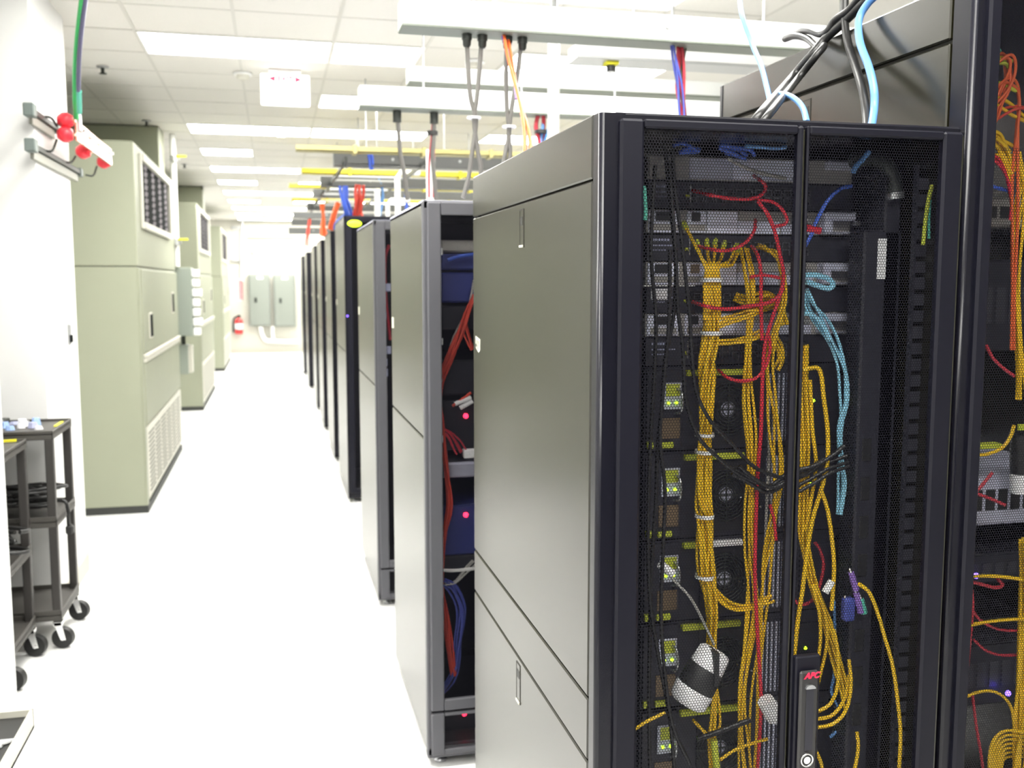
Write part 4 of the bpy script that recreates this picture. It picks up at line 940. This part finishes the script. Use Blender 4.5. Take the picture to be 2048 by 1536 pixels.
# white rolls with black band
a = atY(1432, 1300, 1.80); b = atY(1372, 1408, 1.80); d = (b - a)
rl = thing('twist_lock_plug', 'large white and black twist lock plug hanging behind the left door leaf', 'plug', tuple(b))
obj('body', MB().tube([a.lerp(b, f) for f in (.30, .36, .66, .72)], [.034, .038, .040, .038], 20), 'rubber', rl)
obj('collar', MB().tube([a.lerp(b, f) for f in (0, .04, .28, .32)], [.026, .033, .036, .036], 20), 'label_white', rl)
obj('end_cap', MB().tube([a.lerp(b, f) for f in (.70, .72, .94, 1.0)], [.040, .041, .040, .030], 20), 'label_white', rl)
obj('split', MB().box(a.x - .022, a.x - .012, 1.758, 1.80, a.z - .06, a.z + .01), 'rubber', rl)
q = atY(1530, 1400, 1.84); tag(obj('white_plug', MB().tube([q, q + Vector((.02, 0, -.03)), q + Vector((.025, 0, -.05))], [.018, .022, .014], 14), 'label_white'), 'smaller white plug low beside the door seam', 'plug')
cable('black strap across the tapered yellow bundle', pxy([(1395, 1478), (1425, 1468), (1460, 1455), (1500, 1440)], 1.82), .006, 'black_cable', None, 'strap', 'strap')
# display plugs on right leaf
vg = thing('display_plug', 'dark blue display plug low on the right door leaf', 'plug', tuple(atY(1700, 1220, 1.83)))
a = atY(1686, 1196, 1.83); b = atY(1706, 1240, 1.83); obj('shell', MB().box(a.x, b.x, 1.82, 1.84, b.z, a.z, .004), 'navy_cable', vg)
obj('screw', MB().cyl(atY(1690, 1190, 1.83), atY(1690, 1198, 1.83), .003, 8), 'chrome', vg)
for (pa, pb, m, lb) in [((1702, 1145), (1712, 1180), 'purple', 'purple keyboard plug on the right door leaf'), ((1712, 1185), (1722, 1225), 'purple', 'lower purple keyboard plug on the right door leaf'), ((1722, 1198), (1728, 1226), 'teal', 'teal mouse plug beside the purple plugs')]:
    t = thing('keyboard_plug', lb, 'plug', tuple(atY(*pb, 1.82)), 'keyboard and mouse plugs')
    obj('body', MB().tube([atY(*pa, 1.82), atY(*pb, 1.82)], [.0065, .0075], 12), m, t)
    obj('tip', MB().cyl(atY(*pa, 1.82), atY(pa[0] - 3, pa[1] - 10, 1.82), .004, 10), 'chrome', t)
tag(obj('white_connector', MB().cyl(atY(1650, 1185, 1.82), atY(1664, 1162, 1.82), .008, 10), 'label_white'), 'white connector beside the yellow cables low on the right door leaf', 'connector')

# ================================================================ CONTENT OF THE RIGHT CABINET
YR = 1.95
def rg(px0, px1, py0, py1, nm, lb, cat, m, led=None):
    a = atY(px0, py0, YR); b = atY(px1, py1, YR)
    t = thing(nm, lb, cat, (1.56, YR, b.z))
    obj('chassis', MB().box(1.50, 1.92, YR, YR + .5, b.z, a.z, .002), m, t)
    obj('faceplate', MB().box(1.505, 1.915, YR - .004, YR, b.z + .004, a.z - .004, .001), m, t)
    for i in range(10):
        x = 1.53 + i * .035
        obj('vent', MB().box(x, x + .025, YR - .006, YR - .004, b.z + (a.z - b.z) * .3, b.z + (a.z - b.z) * .7), 'socket' if m != 'server_dark' else 'lacing', t)
    return t
rg(1975, 2048, 395, 455, 'rack_server', 'grey brown unit below the orange cables in the right cabinet', 'server', 'server_tan')
rg(1960, 2048, 520, 700, 'rack_server', 'dark unit in the middle of the right cabinet', 'server', 'server_dark')
rg(1945, 2048, 950, 1045, 'rack_server', 'grey unit with slanted vents in the right cabinet', 'server', 'server_grey')
rg(1940, 2048, 1110, 1160, 'rack_server', 'dark unit with a blue light in the right cabinet', 'server', 'server_dark')
rg(1930, 2048, 1290, 1400, 'rack_server', 'dark lower unit in the right cabinet', 'server', 'server_dark')
for (px, py, lb) in [(1951, 1151, 'upper blue status light in the right cabinet'), (2015, 1386, 'lower blue status light in the right cabinet')]:
    q = atY(px, py, 1.92); tag(obj('status_light', MB().lathe(q, (0, -1, 0), [(.007, 0), (.007, .004), (.003, .007), (0, .007)], 12), 'led_blue'), lb, 'light')
q = atY(2040, 905, 1.90); tag(obj('bottle_plug', MB().tube([atY(2040, 870, 1.9), atY(2040, 905, 1.9), atY(2040, 930, 1.9), atY(2040, 970, 1.9)], [.018, .022, .022, .02], 16), 'rubber'), 'large black plug at the right image edge', 'plug')
tag(obj('plug_band', MB().cyl(atY(2040, 948, 1.895), atY(2040, 985, 1.895), .0225, 16), 'label_white'), 'white band on the large black plug', 'band')
q = atY(2042, 855, 1.9); tag(obj('lime_label', MB().box(q.x - .01, q.x + .02, 1.895, 1.9, q.z - .006, q.z + .008), 'lime'), 'lime label above the large black plug', 'label')
a = atY(1945, 888, 1.93); tag(obj('lime_bar', MB().box(a.x, a.x + .075, 1.92, 1.95, a.z - .012, a.z, .002), 'lime'), 'lime green handle bar in the right cabinet', 'handle')
def rb(lb, pts, rr, m, cnt, g, sp=None, Y=1.86): bundle(lb, pxy(pts, Y), rr, m, cnt, g, sp)
rb('orange patch cable in the upper knot of the right cabinet', [(1990, 118), (2005, 110), (2018, 118), (2020, 150), (2010, 185), (1992, 215), (1980, 240), (1976, 275)], .0036, 'orange', 6, 'orange cables in the right cabinet')
rb('orange patch cable hanging on the right of the right cabinet', [(1992, 178), (2010, 165), (2030, 168), (2038, 190), (2032, 250), (2028, 330), (2025, 420), (2022, 560), (2024, 700)], .0034, 'orange', 3, 'orange cables hanging down')
rb('red orange cable crossing in the upper right cabinet', [(1978, 245), (1990, 240), (2010, 225), (2035, 215), (2060, 218)], .0034, 'red_orange', 2, 'red orange cables')
rb('yellow green cable plugged near the top of the right cabinet', [(1978, 122), (1995, 118), (2012, 120), (2024, 130)], .0042, 'lime', 4, 'yellow green plugs near the top')
rb('yellow green cable in the second knot of the right cabinet', [(1976, 175), (1995, 170), (2015, 172), (2036, 178)], .004, 'lime', 3, 'yellow green plugs in the second knot')
rb('yellow cable sloping right in the upper right cabinet', [(1975, 200), (2000, 205), (2030, 225), (2060, 245)], .0042, 'yellow', 2, 'yellow cables upper right')
rb('thick yellow cable arching in the right cabinet', [(1976, 270), (1995, 272), (2012, 285), (2026, 298)], .0046, 'yellow', 4, 'yellow cables arching')
rb('yellow cable falling from the arch in the right cabinet', [(1985, 282), (2005, 300), (2016, 330), (2022, 365)], .0042, 'yellow', 3, 'yellow cables falling')
rb('yellow cable bunched left in the right cabinet', [(1974, 308), (1990, 315), (2008, 325), (2022, 350)], .0042, 'yellow', 3, 'yellow cables bunched left')
rb('yellow cable curving at the right image edge', [(2034, 305), (2042, 340), (2044, 380), (2040, 430), (2036, 520), (2036, 620), (2036, 720), (2040, 800)], .0036, 'yellow', 4, 'yellow cables at the right edge')
rb('crimson cable curving down left in the right cabinet', [(1974, 312), (1995, 330), (2012, 355), (2024, 400), (2024, 440)], .0036, 'red', 2, 'crimson cables left')
rb('teal wire near the top left of the right cabinet', [(1984, 72), (1988, 95), (1992, 108)], .005, 'teal', 2, 'teal wires', Y=1.80)
cable('blue wire above the grey brown unit in the right cabinet', pxy([(1976, 370), (1995, 376), (2018, 382)], 1.88), .0042, 'blue')
for k, p in enumerate([[(1972, 690), (1985, 715), (2005, 735), (2028, 752)], [(1945, 990), (1960, 975), (1985, 945)], [(1945, 985), (1975, 995), (2010, 1010)]]):
    cable(['upper', 'middle', 'lower'][k] + ' dark red cable curving in the right cabinet', pxy(p, 1.87), .0038, 'crimson', 'dark red cables')
cable('yellow cable sagging below the lime handle', pxy([(1945, 910), (1975, 908), (2005, 895), (2022, 870), (2028, 850)], 1.86), .004, 'yellow')
cable('yellow cable level above the red loop in the right cabinet', pxy([(1930, 1155), (1965, 1152), (2010, 1154), (2048, 1160), (2070, 1165)], 1.86), .0042, 'yellow')
cable('yellow cable level below the red loop in the right cabinet', pxy([(1922, 1256), (1960, 1246), (2010, 1240), (2060, 1237)], 1.85), .0042, 'yellow')
bundle('dark red cable hanging along the left of the right cabinet', pxy([(1935, 1162), (1938, 1220), (1934, 1290), (1928, 1380), (1920, 1450), (1914, 1560)], 1.85), .0036, 'crimson', 3, 'dark red hanging cables')
cable('red cable loop below the blue light', pxy([(1935, 1162), (1960, 1168), (1990, 1175), (2005, 1170), (1995, 1158)], 1.87), .0042, 'crimson')
cable('dark red cable sagging right in the right cabinet', pxy([(1942, 1215), (1960, 1240), (1995, 1258), (2040, 1262)], 1.88), .0034, 'crimson')
cable('second dark red cable sagging right in the right cabinet', pxy([(1948, 1280), (1970, 1300), (2000, 1310), (2040, 1310)], 1.88), .0032, 'crimson')
cable('dark red cable low on the right image side', pxy([(1945, 1390), (1952, 1450), (1962, 1510), (1970, 1570)], 1.86), .0034, 'crimson')
cable('yellow cable bent near the lower blue light', pxy([(1925, 1398), (1950, 1386), (1980, 1382), (2005, 1392), (2022, 1415), (2028, 1450)], 1.86), .0034, 'yellow')
bundle('yellow cable in the wide bundle at the right image edge', pxy([(2050, 1080), (2050, 1180), (2046, 1300), (2042, 1400), (2038, 1480), (2030, 1570)], 1.86), .0036, 'yellow', 10, 'yellow cables in the wide right bundle', [1, 1, 1.3, 1.4, 1.6, 1.8])
for k in range(7):
    cable('yellow cable coiled at the bottom right corner', pxy([(2052, 1465 + 8 * k), (2010, 1462 + 9 * k), (1985 + 3 * k, 1485 + 10 * k), (1978 + 4 * k, 1530 + 8 * k), (1985 + 5 * k, 1580)], 1.84 + .008 * k), .0036, 'yellow', 'yellow coil at the bottom right')

# ================================================================ CONTENT OF THE CABINET BEHIND
def r2box(py0, py1, nm, lb, cat, m, X0=.56, X1=1.03, Y=3.36, led=None):
    a = atY(910, py0, Y); b = atY(910, py1, Y); t = thing(nm, lb, cat, (X0, Y, b.z))
    obj('chassis', MB().box(X0, X1, Y, Y + .5, b.z, a.z, .002), m, t)
    obj('faceplate', MB().box(X0 + .01, X1 - .01, Y - .006, Y, b.z + .004, a.z - .004, .002), m, t)
    if led:
        q = atY(*led, Y - .012); obj('status_light', MB().lathe((q.x, Y - .006, q.z), (0, -1, 0), [(.009, 0), (.009, .006), (0, .010)], 10), 'led_red', t)
    return t
G = 'units in the cabinet behind'
r2box(480, 505, 'rack_server', 'grey unit near the top of the cabinet behind', 'server', 'server_tan')
t_ = r2box(508, 540, 'rack_server', 'upper navy unit in the cabinet behind', 'server', 'navy')
r2box(545, 605, 'rack_server', 'larger navy unit in the cabinet behind', 'server', 'navy')
r2box(612, 660, 'rack_server', 'dark unit above the red cables in the cabinet behind', 'server', 'server_dark')
r2box(720, 790, 'rack_server', 'dark grey unit beside the red cables in the cabinet behind', 'server', 'server_dark')
r2box(800, 900, 'rack_server', 'grey unit with the upper red light in the cabinet behind', 'server', 'server_dark', led=(932, 832))
r2box(925, 955, 'rack_server', 'pale grey unit below the upper red light in the cabinet behind', 'server', 'server_grey')
r2box(1010, 1110, 'rack_server', 'navy unit with the lower red light in the cabinet behind', 'server', 'navy', led=(932, 1030))
r2box(1110, 1140, 'rack_server', 'black unit below the navy one in the cabinet behind', 'server', 'server_dark')
r2box(1420, 1500, 'rack_server', 'bottom unit with a red light in the cabinet behind', 'server', 'server_dark', led=(929, 1428))
YQ = 3.30
bundle('red cable in the bundle running down the cabinet behind', pxy([(950, 590), (935, 625), (918, 670), (898, 720), (880, 765), (876, 810), (883, 850), (890, 900), (895, 950), (898, 1010), (890, 1060), (882, 1110), (880, 1180), (890, 1230), (900, 1290), (908, 1350)], YQ), .0036, 'red_orange', 7, 'red cables in the cabinet behind')
bundle('red cable splitting off to the right in the cabinet behind', pxy([(928, 640), (935, 670), (945, 700)], YQ), .0036, 'red_orange', 4, 'red cables splitting right')
bundle('red cable fanning out to the middle unit in the cabinet behind', pxy([(884, 860), (900, 870), (915, 888), (922, 905)], YQ), .003, 'crimson', 5, 'red cables fanning out', [1, 1.5, 2, 2.2])
cable('red cable sloping up beside the upper red light', pxy([(905, 812), (925, 798), (942, 785)], YQ), .005, 'red_orange')
for k, p in enumerate([[(910, 808), (942, 795)], [(920, 816), (945, 802)]]):
    tag(obj('white_plug', MB().cyl(atY(*p[0], YQ), atY(*p[1], YQ), .008, 8), 'label_white'), ['upper', 'lower'][k] + ' white plug beside the red cable in the cabinet behind', 'plug')
tag(obj('white_connector', MB().box(atY(928, 910, YQ).x, .70, YQ, YQ + .03, atY(928, 917, YQ).z, atY(928, 900, YQ).z, .002), 'label_white'), 'white connector block in the cabinet behind', 'connector')
bundle('navy cable in the lower bundle of the cabinet behind', pxy([(885, 1165), (905, 1180), (920, 1220), (915, 1280), (912, 1330), (900, 1360), (880, 1385)], YQ), .003, 'navy_cable', 8, 'navy cables in the cabinet behind', [1.5, 2, 2.2, 1.2, .8, 1, 1])
bundle('grey cable curving at the bottom of the cabinet behind', pxy([(890, 1170), (910, 1165), (930, 1145), (950, 1125)], YQ), .0032, 'grey_cable', 3, 'grey cables in the cabinet behind')
cable('white cable running level in the cabinet behind', pxy([(882, 1140), (910, 1141), (950, 1137)], YQ), .006, 'white_cable')
cable('grey cable slanting down the upper part of the cabinet behind', pxy([(948, 560), (935, 620), (905, 680), (885, 760), (880, 830)], YQ + .02), .004, 'grey_cable')
cable('blue cable near the top of the cabinet behind', pxy([(895, 520), (920, 512), (950, 508)], YQ + .02), .006, 'blue')
for k, (px, py) in enumerate([(880, 503), (881, 683), (881, 878), (881, 1050), (880, 1220)]):
    q = atY(px, py, 3.26); tag(obj('rail_tag', MB().box(q.x - .006, q.x + .008, 3.255, 3.262, q.z - .012, q.z + .012, .001), 'label_white'), ['topmost', 'second', 'third', 'fourth', 'lowest'][k] + ' white tag on the left rail of the cabinet behind', 'tag', 'white rail tags')
cable('red cable inside the second cabinet behind', pxy([(778, 490), (770, 520), (772, 600), (780, 680)], 5.1), .008, 'crimson')
for k, (px, py) in enumerate([(776, 575), (768, 632), (777, 700), (770, 725), (771, 745)]):
    q = atY(px, py, 5.02); tag(obj('rail_tag', MB().box(q.x - .012, q.x + .012, 5.012, 5.02, q.z - .02, q.z + .02, .002), 'print_grey'), ['topmost', 'second', 'third', 'fourth', 'lowest'][k] + ' bluish tag on the rail of the second cabinet behind', 'tag', 'bluish rail tags')

# ================================================================ OVERHEAD
def raceway(Y, px, py0, py1, m, label, knock=3, X1=3.6):
    a = atY(px, py0, Y); b = atY(px, py1, Y)
    t = thing('overhead_raceway', label, 'raceway', (a.x, Y, b.z), 'overhead raceways')
    obj('trough', MB().box(a.x, X1, Y, Y + .11, b.z + .006, a.z, .004), m, t)
    obj('bottom_lip', MB().box(a.x, X1, Y - .006, Y + .116, b.z, b.z + .012, .003), 'lip_shade' if m == 'raceway_white' else m, t)
    for i in range(knock):
        x = a.x + .35 + i * .55
        obj('hanger_rod', MB().cyl((x, Y + .055, a.z), (x, Y + .055, CEIL), .006, 8), 'galv', t)
        obj('cover_screw', MB().cyl((x + .12, Y, (a.z + b.z) / 2 + .01), (x + .12, Y - .006, (a.z + b.z) / 2 + .01), .012, 10), 'galv', t)
    return a.x, b.z
rx2, rz2 = raceway(3.6, 803, -8, 52, 'raceway_white', 'large white overhead raceway nearest the camera')
rx3, rz3 = raceway(5.35, 719, 169, 214, 'raceway_white', 'white overhead raceway second from the camera')
raceway(5.75, 817, 131, 166, 'raceway_white', 'plain white trough just above the second raceway', 2)
raceway(8.0, 667, 305, 331, 'raceway_grey', 'grey overhead raceway third from the camera')
raceway(9.6, 641, 352, 372, 'raceway_grey', 'grey overhead raceway fourth from the camera')
raceway(11.1, 627, 378, 394, 'raceway_grey', 'grey overhead raceway fifth from the camera', 2)
raceway(13.0, 614, 405, 420, 'raceway_grey', 'grey overhead raceway sixth from the camera', 2)
raceway(14.4, 586, 424, 436, 'raceway_grey', 'grey overhead raceway seventh from the camera', 1)
raceway(16.4, 583, 438, 450, 'raceway_grey', 'grey overhead raceway eighth from the camera', 1)
raceway(19.5, 577, 455, 468, 'raceway_grey', 'farthest grey overhead raceway', 1)
# yellow fibre troughs
for (Y, px, py0, py1, lb) in [(7.2, 592, 289, 300, 'pale yellow fibre trough nearest the camera'), (8.9, 604, 336, 346, 'bright yellow fibre trough second from the camera'), (10.5, 578, 367, 374, 'bright yellow fibre trough third from the camera'), (12.2, 584, 396, 401, 'thin yellow fibre trough farthest away')]:
    a = atY(px, py0, Y); b = atY(px, py1, Y)
    tr = MB().box(a.x, 3.0, Y, Y + .12, b.z, b.z + .006).box(a.x, 3.0, Y, Y + .006, b.z, a.z).box(a.x, 3.0, Y + .114, Y + .12, b.z, a.z)
    t = thing('fibre_trough', lb, 'cable trough', (a.x, Y, b.z), 'yellow fibre troughs')
    ym = 'trough_pale' if Y < 8 else 'yellow_far'; obj('channel', tr, ym, t)
    for i in range(4):
        x = a.x + .4 + .5 * i; obj('drop_strap', MB().box(x, x + .03, Y - .01, Y + .13, b.z - .012, a.z + .01, .002), ym, t)
    obj('hanger_rod', MB().cyl((a.x + .5, Y + .06, a.z), (a.x + .5, Y + .06, CEIL), .006, 6), 'galv', t)
# ladder racks between the rows with slanted look
for k, (Y, px, py) in enumerate([(7.7, 690, 318), (9.0, 668, 352), (10.7, 645, 382), (12.4, 630, 405)]):
    a = atY(px, py, Y); t = thing('cable_ladder', ['nearest', 'second', 'third', 'farthest'][k] + ' grey cable ladder running along the aisle above the cabinets', 'cable ladder', tuple(a), 'cable ladders')
    L = [1.4, 1.5, 1.5, 1.5][k]
    for dx in (0, .62): obj('side_rail', MB().box(a.x + dx, a.x + dx + .02, Y, Y + L, a.z - .02, a.z + .02, .003), 'dark_metal', t)
    for i in range(2): obj('rung', MB().box(a.x + .02, a.x + .62, Y + .3 + i * .9, Y + .32 + i * .9, a.z - .012, a.z + .006, .002), 'galv', t)
# secondary white trough at upper right with sprinkler drop
a = atY(1155, 84, 4.45); b = atY(1155, 112, 4.45)
st = thing('overhead_tray', 'slim white tray behind the large white raceway', 'cable tray', (a.x, 4.45, b.z))
obj('channel', MB().box(a.x, 3.4, 4.45, 4.60, b.z, a.z, .004), 'white_paint', st)
obj('edge_lip', MB().box(a.x, 3.4, 4.44, 4.61, b.z - .008, b.z + .006, .003), 'galv', st)
for x_ in (a.x + .5, a.x + 1.4): obj('hanger_rod', MB().cyl((x_, 4.52, a.z - .01), (x_, 4.52, CEIL), .006, 8), 'galv', st)
q = atY(1222, 118, 4.5); q2 = atY(1222, 144, 4.5)
sp = thing('pendant_cylinder', 'short black cylinder hanging below the slim white tray', 'fixture', (q.x, 4.5, q2.z))
obj('body', MB().cyl((q.x, 4.5, b.z - .02), (q.x, 4.5, q2.z), .022, 14), 'rubber', sp)
obj('base', MB().box(q.x - .03, q.x + .03, 4.47, 4.53, b.z - .024, b.z - .006, .003), 'yellow_strip', sp)
obj('lens', MB().lathe((q.x, 4.5, q2.z), (0, 0, -1), [(.018, 0), (.012, .008), (0, .010)], 12), 'white_paint', sp)
# power whips from the near raceway
W = [[(933, 66), (937, 150), (942, 200), (952, 240), (945, 300), (938, 350), (926, 396)], [(964, 68), (958, 150), (953, 200), (948, 240), (955, 300), (962, 340), (955, 400)],
     [(1014, 70), (1012, 150), (1014, 220), (1018, 262), (1010, 310), (1002, 350), (990, 400)], [(1044, 72), (1036, 140), (1026, 200), (1018, 262), (1020, 310), (1010, 350), (1000, 400)]]
for k, p in enumerate(W):
    cable(['first', 'second', 'third', 'fourth'][k] + ' grey power whip from the left hanging below the large white raceway', pxy(p, 3.66), .0085, 'whip', 'power whips', 'power_whip', n=5)
    q = atY(p[0][0], 62, 3.66); g = thing('cable_gland', ['first', 'second', 'third', 'fourth'][k] + ' dark cable gland from the left under the large white raceway', 'cable gland', (q.x, 3.655, rz2 - .04), 'cable glands')
    obj('nut', MB().cyl((q.x, 3.655, rz2), (q.x, 3.655, rz2 - .022), .019, 6), 'dark_metal', g)
    obj('dome', MB().tube([(q.x, 3.655, rz2 - .02), (q.x, 3.655, rz2 - .04), (q.x, 3.655, rz2 - .048)], [.016, .015, .010], 12), 'dark_metal', g)
for (px, py, lb) in [(948, 236, 'left'), (1018, 254, 'right')]:
    q = atY(px, py, 3.66); tag(obj('cable_tie', MB().torus(q, (0, 0, 1), .022, .005, 20, 6), 'label_white'), lb + ' white tie gathering two power whips', 'cable tie', 'cable ties')
for k, p in enumerate([[(794, 220), (797, 260), (801, 310), (808, 345), (815, 400)], [(868, 225), (868, 270), (865, 310), (868, 350), (872, 400)]]):
    cable(['left', 'right'][k] + ' dark power whip below the second white raceway', pxy(p, 5.42), .012, 'whip', 'power whips', 'power_whip', n=5)
    q = atY(p[0][0], p[0][1], 5.42); tag(obj('cable_gland', MB().cyl((q.x, q.y, rz3), (q.x, q.y, rz3 - .06), .024, 10), 'dark_metal'), ['left', 'right'][k] + ' dark cable gland under the second white raceway', 'cable gland', 'cable glands')
bundle('red cable dropping beside the dark whip of the second raceway', pxy([(866, 235), (863, 280), (860, 320), (862, 395)], 5.46), .006, 'crimson', 2, 'red cables below the second raceway')
tag(obj('velcro_wrap', MB().cyl(atY(865, 262, 5.43), atY(865, 270, 5.43), .03, 12), 'rubber'), 'black wrap around the cables below the second raceway', 'cable wrap')
# coloured drops near the large raceway
bundle('pink orange cable slanting from the large raceway to the foreground cabinet top', pxy([(1006, 62, 3.66), (1022, 150, 3.5), (1036, 210, 3.2), (1048, 262, 2.95), (1056, 330, 2.75)], 3.5), .006, 'orange', 2, 'pink orange cables')
bundle('lilac cable beside the pink orange cable', pxy([(1000, 60, 3.66), (1018, 120, 3.64), (1026, 150, 3.6), (1034, 200, 3.3)], 3.6), .004, 'purple', 2, 'lilac cables')
bundle('blue and white cable under the white tray drop', pxy([(1086, 222), (1090, 250), (1086, 290), (1085, 330)], 5.4), .010, 'sky', 2, 'blue white drop')
bundle('dark red cable beside the blue and white drop', pxy([(1074, 222), (1076, 250), (1080, 275), (1079, 330)], 5.4), .012, 'crimson', 2, 'dark red drop')
tag(obj('velcro_wrap', MB().cyl(atY(1081, 260, 5.4), atY(1081, 267, 5.4), .035, 12), 'rubber'), 'black wrap around the blue and dark red drop', 'cable wrap')
bundle('dark red cable dropping from the slim white tray', pxy([(1356, 88), (1357, 120), (1360, 160), (1364, 200), (1366, 250)], 3.66), .006, 'crimson', 3, 'dark red tray drop')
bundle('blue cable dropping from the slim white tray', pxy([(1343, 90), (1350, 125), (1358, 170), (1360, 210), (1362, 250)], 3.64), .0045, 'navy_cable', 3, 'blue tray drop')
bundle('grey cable dropping from the slim white tray', pxy([(1368, 90), (1364, 125), (1362, 165), (1368, 200), (1370, 250)], 3.68), .0045, 'whip', 3, 'grey tray drop')
# upright white posts
for (px, py0, py1, Y, rr, lb) in [(1107, 70, 290, 4.5, .028, 'tall white post behind the foreground cabinet'), (862, 300, 410, 6.6, .030, 'white post between the second and third raceway'), (796, 345, 430, 8.9, .026, 'white elbow pipe above the grey cabinets'), (755, 378, 440, 8.95, .026, 'white pipe above the badge cabinet'), (776, 400, 440, 8.95, .02, 'shorter white pipe beside the elbow pipe')]:
    a = atY(px, py0, Y); b = atY(px, py1, Y); b.z = 0
    pts = [(b.x, Y, b.z), (b.x, Y, a.z - .05), (b.x, Y, a.z)] if 'elbow' not in lb else [(b.x, Y, b.z), (b.x, Y, a.z - .04), (b.x + .03, Y, a.z), (b.x + .2, Y, a.z)]
    tag(obj('support_post', MB().tube(pts, rr, 12), 'pipe_white'), lb, 'pipe')
    if px == 1107: tag(obj('post_collar', MB().cyl((b.x, Y, a.z + .02), (b.x, Y, CEIL), rr * .6, 10), 'galv'), 'thin grey rod above the tall white post', 'rod')
# coloured drops over the far cabinets
for (pts, m, cnt, Y, rr, lb) in [([(688, 372), (690, 395), (694, 420), (697, 436)], 'blue', 5, 8.1, .012, 'bright blue cable in the thick drop onto the badge cabinet'),
                                ([(720, 370), (719, 395), (716, 420), (716, 436)], 'red_orange', 5, 8.1, .012, 'orange red cable in the thick drop onto the badge cabinet'),
                                ([(641, 408), (645, 435), (646, 455), (646, 472)], 'orange', 3, 11.6, .016, 'orange cable dropping onto the sixth cabinet'),
                                ([(672, 404), (668, 425), (664, 445), (658, 458)], 'orange', 3, 9.7, .013, 'orange yellow cable dropping onto the fifth cabinet'),
                                ([(690, 425), (680, 438), (672, 450), (668, 458)], 'blue', 2, 9.6, .010, 'dark blue cable slanting onto the fifth cabinet'),
                                ([(620, 430), (617, 465), (612, 492)], 'red_orange', 2, 14.43, .013, 'thin red cable dropping at the far end of the row'),
                                ([(733, 305), (740, 325), (744, 340)], 'blue', 2, 7.995, .010, 'short blue cable over the third raceway'),
                                ([(756, 358), (762, 375), (764, 395), (752, 440)], 'sky', 2, 9.62, .010, 'light blue cable behind the white pipes'),
                                ([(812, 368), (812, 395), (813, 430)], 'blue', 2, 9.64, .012, 'blue cable behind the elbow pipe')]:
    bundle(lb, pxy(pts, Y), rr, m, cnt, lb + 's')
# cables draped over the near cabinet
def mixpts(L): return [atX(x, y, v) if k == 'X' else atY(x, y, v) if k == 'Y' else atZ(x, y, v) for (x, y, k, v) in L]
over = [
    ('black cable rising from the foreground cabinet over the tall one', [(1500, 255, 'Y', 1.82), (1530, 218, 'Y', 1.86), (1580, 160, 'X', 1.24), (1625, 108, 'X', 1.28), (1650, 78, 'X', 1.31), (1690, 42, 'X', 1.325), (1730, 2, 'X', 1.33), (1760, -30, 'X', 1.36)], .0108, 'black_cable'),
    ('second black cable rising beside the first one', [(1512, 262, 'Y', 1.80), (1545, 220, 'Y', 1.84), (1590, 165, 'X', 1.22), (1632, 112, 'X', 1.26), (1648, 92, 'X', 1.29), (1636, 96, 'X', 1.30), (1615, 78, 'X', 1.318), (1590, 72, 'X', 1.325), (1570, 78, 'X', 1.335)], .0088, 'black_cable'),
    ('upper black cable lying along the edge of the tall cabinet', [(1730, -20, 'X', 1.32), (1700, 18, 'X', 1.32), (1670, 40, 'X', 1.315), (1655, 62, 'X', 1.31), (1640, 68, 'X', 1.315), (1622, 62, 'X', 1.32), (1605, 62, 'X', 1.33), (1588, 70, 'X', 1.34)], .0088, 'black_cable'),
    ('grey black cable hanging straight down onto the foreground cabinet', [(1690, -10, 'X', 1.33), (1690, 45, 'X', 1.322), (1697, 90, 'X', 1.31), (1712, 135, 'X', 1.29), (1725, 180, 'X', 1.26), (1732, 225, 'X', 1.24), (1734, 270, 'Y', 1.83)], .009, 'black_cable'),
    ('thick light blue cable hanging down onto the foreground cabinet', [(1760, -15, 'X', 1.33), (1735, 8, 'X', 1.322), (1718, 40, 'X', 1.31), (1720, 85, 'X', 1.29), (1738, 135, 'X', 1.27), (1748, 180, 'X', 1.26), (1748, 220, 'X', 1.25), (1740, 270, 'Y', 1.81)], .0085, 'sky'),
    ('thin light blue cable dropping from above behind the foreground cabinet', [(1478, -20, 'Y', 2.6), (1484, 30, 'Y', 2.5), (1505, 90, 'Y', 2.4), (1522, 130, 'Y', 2.3), (1534, 175, 'Y', 2.2), (1540, 202, 'Y', 2.12)], .0068, 'sky'),
    ('light blue cable looping over the foreground cabinet top', [(1520, 225, 'Y', 2.05), (1545, 195, 'Y', 2.03), (1560, 188, 'Y', 2.0), (1585, 195, 'Y', 1.95), (1605, 215, 'Y', 1.90), (1614, 245, 'Y', 1.84)], .0065, 'sky'),
]
for lb, L, rr, m in over: cable(lb, mixpts(L), rr, m, 'cables draped over the cabinets', 'draped_cable', sides=12)
